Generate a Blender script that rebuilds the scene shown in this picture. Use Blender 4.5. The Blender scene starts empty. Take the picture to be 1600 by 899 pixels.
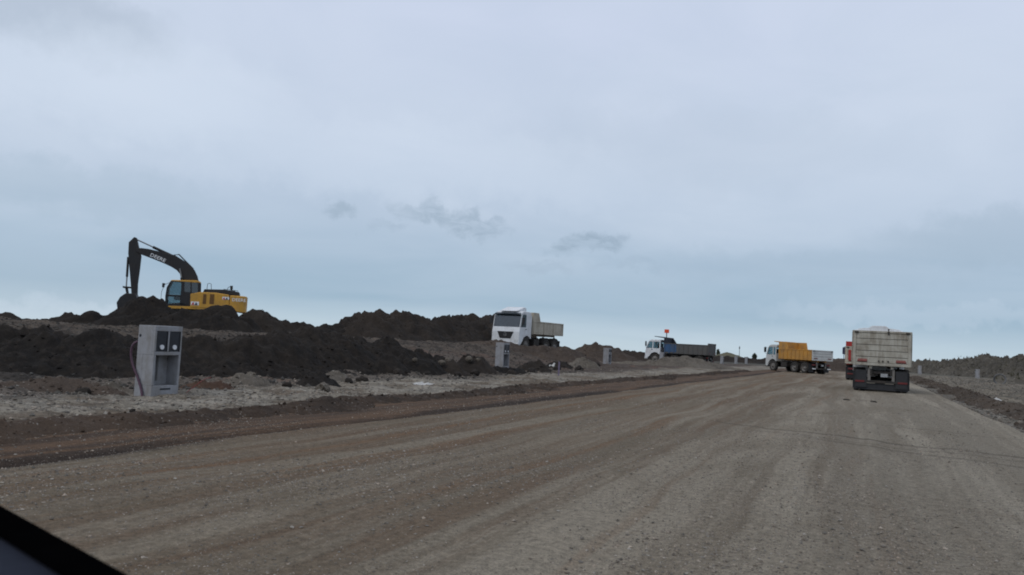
import bpy, math, random
import numpy as np
from mathutils import Vector, Matrix
random.seed(7); rng = np.random.default_rng(11)
S = bpy.context.scene
C = S.collection
R = math.radians

# ------------------------------------------------------------------ camera
EYE = 1.4
F_PX = 1256.0                      # focal length for a 1600 px wide frame
YAW, PITCH, ROLL = R(23.8), R(3.91), R(3.08)
fw = np.array([-math.sin(YAW)*math.cos(PITCH), math.cos(YAW)*math.cos(PITCH), math.sin(PITCH)])
r0 = np.array([math.cos(YAW), math.sin(YAW), 0.0]); u0 = np.cross(r0, fw)
RT = r0*math.cos(ROLL)+u0*math.sin(ROLL); UP = -r0*math.sin(ROLL)+u0*math.cos(ROLL)
cam = bpy.data.cameras.new('camera'); camo = bpy.data.objects.new('camera', cam); C.objects.link(camo)
camo.matrix_world = Matrix(((RT[0], UP[0], -fw[0], 0), (RT[1], UP[1], -fw[1], 0), (RT[2], UP[2], -fw[2], EYE), (0, 0, 0, 1)))
cam.sensor_width = 36; cam.lens = 36*F_PX/1600; cam.clip_start = 0.05; cam.clip_end = 9000
cam.dof.use_dof = True; cam.dof.focus_distance = 24; cam.dof.aperture_fstop = 5.5
S.camera = camo
S.render.resolution_x = 1024; S.render.resolution_y = 575
S.cycles.filter_width = 1.9

def ray(px, py):
    d = fw*F_PX+RT*(px-800)-UP*(py-449.5); return d/np.linalg.norm(d)
def at(px, py, r):                 # point seen in that direction at horizontal distance r
    d = ray(px, py); return np.array([0, 0, EYE])+d*r/math.hypot(d[0], d[1])

# ------------------------------------------------------------------ node helper
class NT:
    def __init__(s, tree): s.t = tree; s.n = tree.nodes; s.l = tree.links
    def node(s, typ, **kw):
        n = s.n.new(typ)
        for k, v in kw.items():
            if k.startswith('i_'):
                key = k[2:]; key = int(key) if key.isdigit() else key.replace('_', ' ')
                s.set(n.inputs[key], v)
            else: setattr(n, k, v)
        return n
    def set(s, sock, v):
        if isinstance(v, bpy.types.NodeSocket): s.l.new(v, sock)
        elif isinstance(v, (tuple, list)) and sock.type == 'RGBA' and len(v) == 3: sock.default_value = (*v, 1)
        else: sock.default_value = v
    def math(s, op, a, b=0.0, c=None, clamp=False):
        n = s.n.new('ShaderNodeMath'); n.operation = op; n.use_clamp = clamp
        s.set(n.inputs[0], a); s.set(n.inputs[1], b)
        if c is not None: s.set(n.inputs[2], c)
        return n.outputs[0]
    def vmath(s, op, a, b=(0, 0, 0), out=0):
        n = s.n.new('ShaderNodeVectorMath'); n.operation = op
        s.set(n.inputs[0], a); s.set(n.inputs[1], b); return n.outputs[out]
    def mix(s, f, a, b, mode='MIX'):
        n = s.n.new('ShaderNodeMix'); n.data_type = 'RGBA'; n.blend_type = mode; n.clamp_factor = True
        s.set(n.inputs[0], f); s.set(n.inputs[6], a); s.set(n.inputs[7], b); return n.outputs[2]
    def ramp(s, f, stops):
        n = s.n.new('ShaderNodeValToRGB'); s.set(n.inputs[0], f); e = n.color_ramp.elements
        while len(e) < len(stops): e.new(0.5)
        for el, (p, c) in zip(e, stops):
            el.position = p; el.color = (*c, 1) if isinstance(c, tuple) else (c, c, c, 1)
        return n.outputs[0]
    def noise(s, vec, scale, detail=4, rough=0.55, dist=0.0):
        n = s.n.new('ShaderNodeTexNoise'); s.l.new(vec, n.inputs['Vector'])
        n.inputs['Scale'].default_value = scale; n.inputs['Detail'].default_value = detail
        n.inputs['Roughness'].default_value = rough; n.inputs['Distortion'].default_value = dist
        return n.outputs[0]
    def scale(s, vec, sx, sy, sz):
        n = s.n.new('ShaderNodeMapping'); s.l.new(vec, n.inputs[0]); n.inputs['Scale'].default_value = (sx, sy, sz); return n.outputs[0]
    def smooth(s, v, a, b, c=0.0, d=1.0):
        n = s.n.new('ShaderNodeMapRange'); n.interpolation_type = 'SMOOTHSTEP'
        s.set(n.inputs[0], v); n.inputs[1].default_value = a; n.inputs[2].default_value = b
        n.inputs[3].default_value = c; n.inputs[4].default_value = d; return n.outputs[0]

# ------------------------------------------------------------------ sky and sun
SUN_EL, SUN_AZ = R(48), R(205)     # azimuth clockwise from +Y: behind the camera, to its left
world = bpy.data.worlds.new('World'); S.world = world; world.use_nodes = True
w = NT(world.node_tree); w.n.clear()
d = w.vmath('NORMALIZE', w.node('ShaderNodeTexCoord').outputs['Generated'])
sep = w.node('ShaderNodeSeparateXYZ'); w.l.new(d, sep.inputs[0]); dz = sep.outputs[2]
el = w.math('MAXIMUM', dz, 0.0)
sky = w.node('ShaderNodeTexSky', sky_type='NISHITA', sun_disc=False, sun_elevation=SUN_EL, sun_rotation=SUN_AZ)
layer = w.vmath('DIVIDE', d, None or (1, 1, 1))
den = w.math('ADD', el, 0.12)
cmb = w.node('ShaderNodeCombineXYZ'); w.l.new(den, cmb.inputs[0]); w.l.new(den, cmb.inputs[1]); cmb.inputs[2].default_value = 1
flat = w.vmath('DIVIDE', d, cmb.outputs[0])
flat = w.vmath('MULTIPLY', flat, (1, 1, 0))
base = w.ramp(el, [(0.0, (0.55, 0.67, 0.75)), (0.018, (0.50, 0.63, 0.73)), (0.045, (0.35, 0.49, 0.62)), (0.085, (0.375, 0.505, 0.64)),
                   (0.15, (0.495, 0.60, 0.74)), (0.24, (0.575, 0.665, 0.81)), (0.38, (0.63, 0.705, 0.87)), (1.0, (0.66, 0.735, 0.87))])
n1 = w.noise(w.scale(flat, 1.0, 1.0, 1), 0.55, 5, 0.5, 0.4)
n2 = w.noise(w.scale(flat, 1.2, 1.0, 1), 1.7, 6, 0.55, 0.6)
veil = w.smooth(n1, 0.36, 0.66)
veil2 = w.smooth(n2, 0.35, 0.7)
col = w.mix(w.math('MULTIPLY', veil, w.smooth(el, 0.03, 0.22, 0.15, 0.55)), base, (0.67, 0.755, 0.88))
col = w.mix(w.math('MULTIPLY', veil2, 0.16), col, (0.43, 0.54, 0.68))
# small ragged grey clouds low in the sky and a few broad shreds
wn = w.node('ShaderNodeTexNoise'); w.l.new(d, wn.inputs['Vector']); wn.inputs['Scale'].default_value = 22; wn.inputs['Detail'].default_value = 6; wn.inputs['Roughness'].default_value = 0.6
warp = w.vmath('MULTIPLY', w.vmath('SUBTRACT', wn.outputs['Color'], (0.5, 0.5, 0.5)), (0.075, 0.075, 0.075))
dw = w.vmath('ADD', d, warp)
wisp = w.smooth(w.noise(w.scale(d, 1, 1, 2.5), 38, 6, 0.65, 0.6), 0.36, 0.60, 0.35, 1.15)
def cloud(col, px, py, su, sv, k, tint=(0.36, 0.46, 0.58), tilt=0.0):
    c = ray(px, py); h = np.array([-c[1], c[0], 0]); h = -h/np.linalg.norm(h); v = np.cross(h, c)
    h2 = h*math.cos(tilt)+v*math.sin(tilt); v2 = -h*math.sin(tilt)+v*math.cos(tilt)
    rel = w.vmath('SUBTRACT', dw, tuple(c))
    a = w.math('DIVIDE', w.vmath('DOT_PRODUCT', rel, tuple(h2), 1), su)
    b = w.math('DIVIDE', w.vmath('DOT_PRODUCT', rel, tuple(v2), 1), sv)
    dep = w.math('DIVIDE', w.vmath('DOT_PRODUCT', rel, tuple(c), 1), 0.3)
    q = w.math('ADD', w.math('ADD', w.math('MULTIPLY', a, a), w.math('MULTIPLY', b, b)), w.math('MULTIPLY', dep, dep))
    m = w.smooth(q, 0.0, 1.6, k, 0.0)
    if su < .08: m = w.math('MULTIPLY', m, wisp)
    return w.mix(m, col, tint)
for args in [(715, 344, .050, .016, .62, (0.34, 0.44, 0.55), -.22), (640, 325, .030, .010, .4, (0.36, 0.46, 0.57), -.3), (762, 352, .026, .010, .45),
             (922, 380, .052, .015, .72, (0.33, 0.43, 0.54), .1), (955, 368, .026, .010, .6), (527, 334, .022, .011, .55, (0.34, 0.44, 0.55), -.3),
             (612, 350, .020, .008, .35), (850, 414, .05, .009, .3), (985, 420, .04, .008, .25), (90, 20, .11, .045, .55, (0.42, 0.50, 0.61), -.1),
             (110, 290, .16, .030, .28, (0.36, 0.48, 0.59)), (1540, 375, .12, .028, .35, (0.33, 0.44, 0.55)),
             (1060, 235, .25, .05, .2, (0.45, 0.54, 0.66)), (60, 440, .16, .03, .35, (0.42, 0.53, 0.65)), (1280, 420, .2, .02, .25, (0.36, 0.47, 0.59))]:
    col = cloud(col, *args)
for px, py, su, sv, k in [(210, 130, .16, .06, .5), (640, 250, .3, .05, .35), (1450, 495, .18, .012, .16), (60, 485, .2, .012, .2)]:
    col = cloud(col, px, py, su, sv, k, (0.70, 0.79, 0.92))
skyc = w.vmath('SCALE', sky.outputs[0]); w.n[-1].inputs['Scale'].default_value = 0.06
fin = w.mix(0.07, col, skyc)
bg = w.node('ShaderNodeBackground', i_Strength=1.0); w.l.new(fin, bg.inputs[0])
w.l.new(bg.outputs[0], w.node('ShaderNodeOutputWorld').inputs[0])

sun = bpy.data.lights.new('sun', 'SUN'); sun.energy = 0.9; sun.angle = R(25); sun.color = (1, 0.95, 0.88)
suno = bpy.data.objects.new('sun', sun); C.objects.link(suno); suno.location = (0, 0, 60)
sd = Vector((math.sin(SUN_AZ)*math.cos(SUN_EL), math.cos(SUN_AZ)*math.cos(SUN_EL), math.sin(SUN_EL)))
suno.rotation_euler = sd.to_track_quat('Z', 'Y').to_euler()
vs = S.view_settings; vs.view_transform = 'Standard'; vs.look = 'None'; vs.exposure = 0.0; vs.gamma = 1.0; vs.use_curve_mapping = False

# ------------------------------------------------------------------ numpy noise
PERM = rng.permutation(65536).astype(np.int64)
def hsh(ix, iy, k=0): return PERM[(ix*7919+iy*104729+k*1299709) & 65535]/65535.0
def vnoise(x, y, k=0):
    ix = np.floor(x).astype(np.int64); iy = np.floor(y).astype(np.int64); fx = x-ix; fy = y-iy
    fx = fx*fx*fx*(fx*(fx*6-15)+10); fy = fy*fy*fy*(fy*(fy*6-15)+10)
    a = hsh(ix, iy, k); b = hsh(ix+1, iy, k); c = hsh(ix, iy+1, k); e = hsh(ix+1, iy+1, k)
    return (a*(1-fx)+b*fx)*(1-fy)+(c*(1-fx)+e*fx)*fy-0.5
def fbm(x, y, o=4, k=0, g=0.5):
    s = 0; a = 1; q = 1
    for i in range(o):
        th = 0.6*i; xr = x*math.cos(th)-y*math.sin(th); yr = x*math.sin(th)+y*math.cos(th)
        s = s+a*vnoise(xr*q+17.3*i, yr*q-9.1*i, k+i); a *= g; q *= 2.03
    return s
def clods(x, y, k=0, rad=0.6):     # lumps: one rounded bump of random size per cell
    ix = np.floor(x).astype(np.int64); iy = np.floor(y).astype(np.int64); best = np.zeros_like(x)
    for i in (-1, 0, 1):
        for j in (-1, 0, 1):
            cx = ix+i; cy = iy+j
            px = cx+hsh(cx, cy, k+1); py = cy+hsh(cx, cy, k+2); rr = rad*(0.35+0.65*hsh(cx, cy, k+3))
            q = 1-((x-px)**2+(y-py)**2)/(rr*rr)
            best = np.maximum(best, np.sqrt(np.maximum(q, 0))*rr)
    return best
def sstep(v, a, b):
    t = np.clip((v-a)/(b-a), 0, 1); return t*t*(3-2*t)

# ------------------------------------------------------------------ mesh helpers
def link(o, parent=None):
    C.objects.link(o)
    if parent is not None: o.parent = parent
    return o
def tag(o, label=None, cat=None, group=None, kind=None):
    if label: o['label'] = label
    if cat: o['category'] = cat
    if group: o['group'] = group
    if kind: o['kind'] = kind
    return o
def mesh_np(name, v, f, mat, parent=None, smooth=True, cols=None):
    me = bpy.data.meshes.new(name); n = len(v); k = f.shape[1]
    me.vertices.add(n); me.vertices.foreach_set('co', np.ascontiguousarray(v, dtype=np.float32).ravel())
    me.loops.add(f.size); me.loops.foreach_set('vertex_index', f.astype(np.int32).ravel())
    me.polygons.add(len(f)); me.polygons.foreach_set('loop_start', np.arange(0, f.size, k, dtype=np.int32))
    me.polygons.foreach_set('use_smooth', np.full(len(f), smooth))
    me.update(calc_edges=True)
    if cols is not None:
        ca = me.color_attributes.new('soil', 'FLOAT_COLOR', 'POINT')
        ca.data.foreach_set('color', np.ascontiguousarray(np.c_[cols, np.ones(n)], dtype=np.float32).ravel())
    me.materials.append(mat)
    return link(bpy.data.objects.new(name, me), parent)
def empty(name, loc=(0, 0, 0), rz=0.0, rx=0.0, ry=0.0):
    o = bpy.data.objects.new(name, None); o.location = loc; o.rotation_euler = (rx, ry, rz); o.empty_display_size = 0.2
    return link(o)
class MB:
    def __init__(s): s.v = []; s.f = []; s.sm = []
    def add(s, vs, fs, smooth=False):
        b = len(s.v); s.v += [tuple(p) for p in vs]
        for f in fs: s.f.append([b+i for i in f]); s.sm.append(smooth)
        return s
    def box(s, x0, x1, y0, y1, z0, z1):
        return s.add([(x0, y0, z0), (x1, y0, z0), (x1, y1, z0), (x0, y1, z0), (x0, y0, z1), (x1, y0, z1), (x1, y1, z1), (x0, y1, z1)],
                     [(0, 3, 2, 1), (4, 5, 6, 7), (0, 1, 5, 4), (1, 2, 6, 5), (2, 3, 7, 6), (3, 0, 4, 7)])
    def prism(s, prof, y0, y1, t0=None):       # profile in x,z extruded along y
        n = len(prof); area = sum(prof[i][0]*prof[(i+1) % n][1]-prof[(i+1) % n][0]*prof[i][1] for i in range(n))
        if area < 0: prof = prof[::-1]
        vs = [(x, y0, z) for x, z in prof]+[(x, y1, z) for x, z in prof]
        fs = [tuple(range(n)), tuple(range(2*n-1, n-1, -1))]+[(i, i+n, (i+1) % n+n, (i+1) % n) for i in range(n)]
        return s.add(vs, fs)
    def prismx(s, prof, x0, x1):               # profile in y,z extruded along x
        n = len(prof); area = sum(prof[i][0]*prof[(i+1) % n][1]-prof[(i+1) % n][0]*prof[i][1] for i in range(n))
        if area < 0: prof = prof[::-1]
        vs = [(x0, y, z) for y, z in prof]+[(x1, y, z) for y, z in prof]
        fs = [tuple(range(n-1, -1, -1)), tuple(range(n, 2*n))]+[(i, (i+1) % n, (i+1) % n+n, i+n) for i in range(n)]
        return s.add(vs, fs)
    def quad(s, pts, th):                      # a pane through four points with thickness th
        p = [Vector(q) for q in pts]; nn = (p[1]-p[0]).cross(p[3]-p[0]).normalized()*th
        q = [a+nn for a in p]
        return s.add(p+q, [(3, 2, 1, 0), (4, 5, 6, 7), (0, 1, 5, 4), (1, 2, 6, 5), (2, 3, 7, 6), (3, 0, 4, 7)])
    def tube(s, pts, r, n=10, cap=True):
        p = [Vector(q) for q in pts]; rs = r if isinstance(r, (list, tuple)) else [r]*len(p); vs = []; ref = None
        for i, c in enumerate(p):
            t = (p[min(i+1, len(p)-1)]-p[max(i-1, 0)]).normalized()
            if ref is None: ref = Vector((0, 0, 1)) if abs(t.z) < 0.9 else Vector((1, 0, 0))
            a = t.cross(ref).normalized(); b = t.cross(a).normalized(); ref = -b if b.dot(ref) < 0 else b
            a = t.cross(ref).normalized(); b = t.cross(a)
            vs += [c+(a*math.cos(2*math.pi*j/n)+b*math.sin(2*math.pi*j/n))*rs[i] for j in range(n)]
        m = len(p); fs = [(i*n+j, i*n+(j+1) % n, (i+1)*n+(j+1) % n, (i+1)*n+j) for i in range(m-1) for j in range(n)]
        s.add(vs, fs, True)
        if cap: s.add(vs[:n], [tuple(range(n-1, -1, -1))]); s.add(vs[-n:], [tuple(range(n))])
        return s
    def lathe_y(s, prof, c, n=28, smooth=True):  # profile (radius, y) turned about the y axis at c
        vs = [(c[0]+r*math.cos(2*math.pi*j/n), c[1]+y, c[2]+r*math.sin(2*math.pi*j/n)) for r, y in prof for j in range(n)]
        m = len(prof)
        return s.add(vs, [(i*n+j, (i+1)*n+j, (i+1)*n+(j+1) % n, i*n+(j+1) % n) for i in range(m-1) for j in range(n)], smooth)
    def build(s, name, mat, parent=None, bevel=0.0, seg=2):
        me = bpy.data.meshes.new(name); me.from_pydata([tuple(p) for p in s.v], [], s.f); me.materials.append(mat)
        me.polygons.foreach_set('use_smooth', s.sm); me.update()
        o = link(bpy.data.objects.new(name, me), parent)
        if bevel:
            b = o.modifiers.new('bevel', 'BEVEL'); b.width = bevel; b.segments = seg; b.limit_method = 'ANGLE'; b.angle_limit = R(40)
        return o
def text(name, body, size, mat, parent, loc, rot, ext=0.004, sx=1.0, shear=0.0):
    cu = bpy.data.curves.new(name, 'FONT'); cu.body = body; cu.size = size; cu.extrude = ext; cu.align_x = 'CENTER'; cu.align_y = 'CENTER'
    cu.shear = shear; cu.offset = 0.012*size; cu.materials.append(mat); cu.resolution_u = 3
    tmp = bpy.data.objects.new(name+'_outline', cu); C.objects.link(tmp); bpy.context.view_layer.update()
    me = bpy.data.meshes.new_from_object(tmp.evaluated_get(bpy.context.evaluated_depsgraph_get())); bpy.data.objects.remove(tmp); bpy.data.curves.remove(cu)
    me.name = name; me.materials.clear(); me.materials.append(mat)
    o = bpy.data.objects.new(name, me); link(o, parent); o.location = loc; o.rotation_euler = rot; o.scale = (sx, 1, 1); return o

# ------------------------------------------------------------------ materials
MATS = {}
def principled(name):
    m = bpy.data.materials.new(name); m.use_nodes = True; t = NT(m.node_tree); b = t.n['Principled BSDF']; MATS[name] = m
    return m, t, b
def paint(name, col, rough=0.45, dirt=(0.16, 0.13, 0.10), amount=0.35, metal=0.0, scale=1.6, spec=0.4):
    m, t, b = principled(name); co = t.node('ShaderNodeTexCoord').outputs['Object']
    n = t.noise(co, scale, 6, 0.65); n2 = t.noise(t.scale(co, 6, 6, 0.8), 1.4, 4, 0.6); n3 = t.noise(co, 22, 3, 0.6)
    f = t.math('MULTIPLY', t.smooth(t.math('ADD', t.math('MULTIPLY', n, 0.6), t.math('MULTIPLY', n2, 0.4)), 0.38, 0.68), amount)
    c = t.mix(f, col, dirt); c = t.mix(t.math('MULTIPLY', t.smooth(n3, 0.45, 0.7), 0.15*min(1, amount*2)), c, dirt)
    t.set(b.inputs['Base Color'], c); b.inputs['Metallic'].default_value = metal
    t.set(b.inputs['Roughness'], t.smooth(n, 0.3, 0.7, rough, min(0.95, rough+0.3))); b.inputs['Specular IOR Level'].default_value = spec
    return m
def soil(name, c0, c1, c2, scale=1.0, stone=0.0, stonec=(0.3, 0.28, 0.25)):
    m, t, b = principled(name); p = t.node('ShaderNodeNewGeometry').outputs['Position']
    n = t.noise(p, 0.7*scale, 5, 0.6); n2 = t.noise(p, 5*scale, 5, 0.65); n3 = t.noise(p, 26*scale, 4, 0.65)
    big = t.noise(p, 0.17*scale, 4, 0.6)
    c = t.mix(t.smooth(n, 0.35, 0.65), c0, c1); c = t.mix(t.smooth(big, 0.46, 0.66, 0.0, 0.75), c, tuple(0.5*a+0.6*b for a, b in zip(c1, c2))); c = t.mix(t.math('MULTIPLY', t.smooth(n2, 0.45, 0.7), 0.6), c, c2)
    c = t.mix(t.smooth(n3, 0.3, 0.75, 0.5, 0.0), c, (c0[0]*.45, c0[1]*.45, c0[2]*.45))
    if stone:
        vo = t.node('ShaderNodeTexVoronoi', i_Scale=14*scale, i_Randomness=1.0); t.l.new(p, vo.inputs['Vector'])
        c = t.mix(t.math('MULTIPLY', t.smooth(vo.outputs['Distance'], 0.16, 0.30, 1, 0), t.smooth(n2, 0.5, 0.62, 0, stone)), c, stonec)
    t.set(b.inputs['Base Color'], c); b.inputs['Roughness'].default_value = 0.95; b.inputs['Specular IOR Level'].default_value = 0.15
    bp = t.node('ShaderNodeBump', i_Strength=0.7, i_Distance=0.05); t.l.new(t.math('ADD', t.math('MULTIPLY', n3, 0.5), n2), bp.inputs['Height'])
    t.l.new(bp.outputs[0], b.inputs['Normal']); return m
soil('topsoil', (0.014, 0.0122, 0.0112), (0.022, 0.018, 0.0155), (0.046, 0.036, 0.028), 1.0)
soil('topsoil_dry', (0.023, 0.019, 0.0165), (0.034, 0.027, 0.022), (0.055, 0.042, 0.033), 0.8)
soil('brown_soil', (0.055, 0.042, 0.034), (0.078, 0.058, 0.045), (0.10, 0.075, 0.058), 1.0, 0.5)
soil('red_soil', (0.066, 0.039, 0.027), (0.092, 0.052, 0.034), (0.12, 0.074, 0.05), 1.0, 0.4)
soil('windrow_soil', (0.042, 0.031, 0.024), (0.066, 0.045, 0.032), (0.095, 0.066, 0.047), 1.5, 0.8)
soil('windrow_dark', (0.052, 0.041, 0.032), (0.085, 0.063, 0.047), (0.12, 0.094, 0.07), 1.1, 0.9)
soil('rubble', (0.095, 0.080, 0.064), (0.135, 0.115, 0.094), (0.19, 0.165, 0.135), 1.4, 1.0, (0.34, 0.32, 0.29))
soil('grassy_spoil', (0.062, 0.056, 0.047), (0.110, 0.097, 0.080), (0.165, 0.146, 0.120), 0.42, 0.9, (0.24, 0.22, 0.18))
soil('olive_spoil', (0.10, 0.095, 0.06), (0.13, 0.12, 0.08), (0.15, 0.14, 0.10), 0.3)
soil('clod', (0.026, 0.022, 0.020), (0.040, 0.033, 0.028), (0.06, 0.05, 0.042), 2.0)

def ground_mat():
    m, t, b = principled('ground'); p = t.node('ShaderNodeNewGeometry').outputs['Position']
    a = t.node('ShaderNodeVertexColor', layer_name='soil').outputs[0]
    n2 = t.noise(p, 1.1, 5, 0.6); n3 = t.noise(p, 9, 5, 0.65); n4 = t.noise(p, 42, 3, 0.7)
    k = t.math('ADD', t.math('MULTIPLY', n3, 0.9), t.math('ADD', t.math('MULTIPLY', n2, 0.5), t.math('MULTIPLY', n4, 0.5)))
    c = t.mix(1.0, a, t.ramp(k, [(0.62, 0.55), (0.95, 1.0), (1.25, 1.45)]), 'MULTIPLY')
    vo = t.node('ShaderNodeTexVoronoi', i_Scale=24, i_Randomness=1.0); t.l.new(p, vo.inputs['Vector'])
    c = t.mix(t.math('MULTIPLY', t.smooth(vo.outputs['Distance'], 0.12, 0.26, 0.6, 0), t.smooth(n3, 0.52, 0.62)), c, t.mix(1.0, a, (1.7, 1.7, 1.7), 'MULTIPLY'))
    t.set(b.inputs['Base Color'], c); b.inputs['Roughness'].default_value = 0.95; b.inputs['Specular IOR Level'].default_value = 0.12
    bp = t.node('ShaderNodeBump', i_Strength=0.6, i_Distance=0.04); t.l.new(t.math('ADD', n4, n3), bp.inputs['Height']); t.l.new(bp.outputs[0], b.inputs['Normal'])
    return m
def road_mat():
    m, t, b = principled('road'); p = t.node('ShaderNodeNewGeometry').outputs['Position']
    s3 = t.node('ShaderNodeSeparateXYZ'); t.l.new(p, s3.inputs[0]); X, Y = s3.outputs[0], s3.outputs[1]
    wv = t.node('ShaderNodeTexNoise', i_Scale=0.16, i_Detail=3.0); t.l.new(p, wv.inputs['Vector'])
    pw = t.vmath('ADD', p, t.vmath('MULTIPLY', t.vmath('SUBTRACT', wv.outputs['Color'], (0.5, 0.5, 0.5)), (0.9, 0, 0)))
    streak = t.noise(t.scale(pw, 1.1, 0.04, 0), 1.0, 6, 0.66, 0.4); fine = t.noise(t.scale(pw, 3.6, 0.10, 0), 1.0, 6, 0.72, 0.6)
    patch = t.noise(t.scale(p, 0.55, 0.30, 0), 1.0, 6, 0.65, 0.8); g1 = t.noise(p, 14, 5, 0.7); g2 = t.noise(p, 55, 3, 0.75)
    grey, brown, pale = (0.150, 0.131, 0.102), (0.116, 0.080, 0.053), (0.205, 0.180, 0.141)
    left = t.smooth(t.math('ADD', X, t.math('MULTIPLY', t.math('SUBTRACT', streak, 0.5), 5.0)), -5.0, 1.2, 1.0, 0.05)
    c = t.mix(t.math('MULTIPLY', t.smooth(fine, 0.36, 0.60), left), grey, brown)
    c = t.mix(t.math('MULTIPLY', t.smooth(streak, 0.46, 0.60), 0.95), c, pale)
    c = t.mix(t.math('MULTIPLY', left, 0.38), c, (0.098, 0.074, 0.053))
    band = t.noise(t.scale(pw, 1.9, 0.04, 0), 1.0, 5, 0.65, 0.4)
    c = t.mix(t.math('MULTIPLY', t.smooth(band, 0.52, 0.66), 0.45), c, (0.104, 0.084, 0.060))
    c = t.mix(t.math('MULTIPLY', t.smooth(band, 0.46, 0.36), t.math('MULTIPLY', left, 0.8)), c, (0.125, 0.075, 0.043))
    c = t.mix(t.math('MULTIPLY', t.smooth(patch, 0.48, 0.68), 0.55), c, (0.108, 0.088, 0.063))
    c = t.mix(t.math('MULTIPLY', t.smooth(fine, 0.55, 0.75), t.math('MULTIPLY', left, 0.7)), c, (0.085, 0.055, 0.037))
    c = t.mix(1.0, c, t.mix(left, (1.38, 1.37, 1.36), (1.24, 1.20, 1.14)), 'MULTIPLY')
    # strip of reddish subsoil beside the groove on the left
    wob = t.math('ADD', X, t.math('MULTIPLY', t.math('SUBTRACT', t.noise(t.scale(p, 1.2, 0.45, 0), 1.0, 6, 0.7), 0.5), 0.9))
    fin2 = t.noise(t.scale(p, 9.0, 0.12, 0), 1.0, 4, 0.65, 0.5)
    c = t.mix(t.smooth(wob, -7.2, -7.6), c, t.mix(t.smooth(fin2, 0.36, 0.62), (0.060, 0.042, 0.031), (0.122, 0.075, 0.046)))
    groove = t.smooth(t.math('ABSOLUTE', t.math('ADD', wob, 7.45)), 0.08, 0.36, 0.85, 0.0)
    c = t.mix(groove, c, (0.034, 0.025, 0.020))
    # tyre marks crossing the road ahead
    for (x0, y0, x1, y1, wd, k) in [(-3.0, 17.2, 4.0, 14.6, .12, .6), (-1.0, 15.4, 4.0, 12.9, .15, .4), (-2.5, 16.1, 1.5, 14.9, .10, .35), (-.5, 20.2, 4, 18.9, .12, .3)]:
        L = math.hypot(x1-x0, y1-y0); nx, ny = -(y1-y0)/L, (x1-x0)/L
        dist = t.math('ADD', t.math('MULTIPLY', t.math('SUBTRACT', X, x0), nx), t.math('MULTIPLY', t.math('SUBTRACT', Y, y0), ny))
        dist = t.math('ABSOLUTE', t.math('ADD', dist, t.math('MULTIPLY', t.math('SUBTRACT', t.noise(p, 0.5, 3), 0.5), 0.7)))
        e = t.math('MULTIPLY', t.smooth(X, x0-.4, x0+.8), t.math('MULTIPLY', t.smooth(dist, wd*.4, wd, k, 0.0), t.smooth(g1, .25, .5, .4, 1.0)))
        c = t.mix(e, c, (0.055, 0.046, 0.036))
    c = t.mix(1.0, c, t.ramp(t.math('ADD', t.math('MULTIPLY', g1, 0.6), t.math('MULTIPLY', g2, 0.6)), [(0.42, 0.52), (0.60, 1.0), (0.78, 1.5)]), 'MULTIPLY')
    vo = t.node('ShaderNodeTexVoronoi', i_Scale=36, i_Randomness=1.0); t.l.new(p, vo.inputs['Vector'])
    c = t.mix(t.math('MULTIPLY', t.smooth(vo.outputs['Distance'], 0.10, 0.24, 0.7, 0), t.smooth(g1, 0.5, 0.66)), c, (0.27, 0.245, 0.21))
    t.set(b.inputs['Base Color'], c); b.inputs['Roughness'].default_value = 0.93; b.inputs['Specular IOR Level'].default_value = 0.15
    bp = t.node('ShaderNodeBump', i_Strength=0.8, i_Distance=0.03); t.l.new(t.math('ADD', g1, g2), bp.inputs['Height']); t.l.new(bp.outputs[0], b.inputs['Normal'])
    return m
ground_mat(); road_mat()
def plain(name, col, rough=0.6, metal=0.0, spec=0.4):
    m, t, b = principled(name); co = t.node('ShaderNodeTexCoord').outputs['Object']; n = t.noise(co, 9, 5, 0.65)
    t.set(b.inputs['Base Color'], t.mix(1.0, col, t.ramp(n, [(0.3, 0.8), (0.7, 1.2)]), 'MULTIPLY'))
    b.inputs['Roughness'].default_value = rough; b.inputs['Metallic'].default_value = metal; b.inputs['Specular IOR Level'].default_value = spec; return m
def stone_mat():
    m, t, b = principled('stone'); a = t.node('ShaderNodeVertexColor', layer_name='soil').outputs[0]
    n = t.noise(t.node('ShaderNodeNewGeometry').outputs['Position'], 60, 3)
    t.set(b.inputs['Base Color'], t.mix(1.0, a, t.ramp(n, [(0.3, 0.75), (0.7, 1.2)]), 'MULTIPLY')); b.inputs['Roughness'].default_value = 0.9
stone_mat()
def glass(name, tint, tr):
    m, t, b = principled(name); t.n.remove(b); out = t.n['Material Output']
    n = t.noise(t.node('ShaderNodeTexCoord').outputs['Object'], 3, 4)
    ms = t.node('ShaderNodeMixShader'); tb = t.node('ShaderNodeBsdfTransparent', i_Color=tint)
    gl = t.node('ShaderNodeBsdfPrincipled', i_IOR=2.3); t.set(gl.inputs['Base Color'], (0.02, 0.025, 0.03)); t.set(gl.inputs['Roughness'], t.smooth(n, .3, .7, .04, .2))
    ms.inputs[0].default_value = tr; t.l.new(gl.outputs[0], ms.inputs[1]); t.l.new(tb.outputs[0], ms.inputs[2]); t.l.new(ms.outputs[0], out.inputs[0]); return m
glass('glass', (0.72, 0.84, 0.88), 0.72); glass('dark_glass', (0.35, 0.42, 0.46), 0.35); glass('mid_glass', (0.6, 0.72, 0.78), 0.45)
paint('white_paint', (0.68, 0.70, 0.72), 0.4, (0.22, 0.18, 0.14), 0.34); paint('cream_paint', (0.41, 0.39, 0.335), 0.65, (0.16, 0.13, 0.095), 0.75)
paint('cream_light', (0.46, 0.42, 0.345), 0.6, (0.2, 0.165, 0.12), 0.55)
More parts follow.
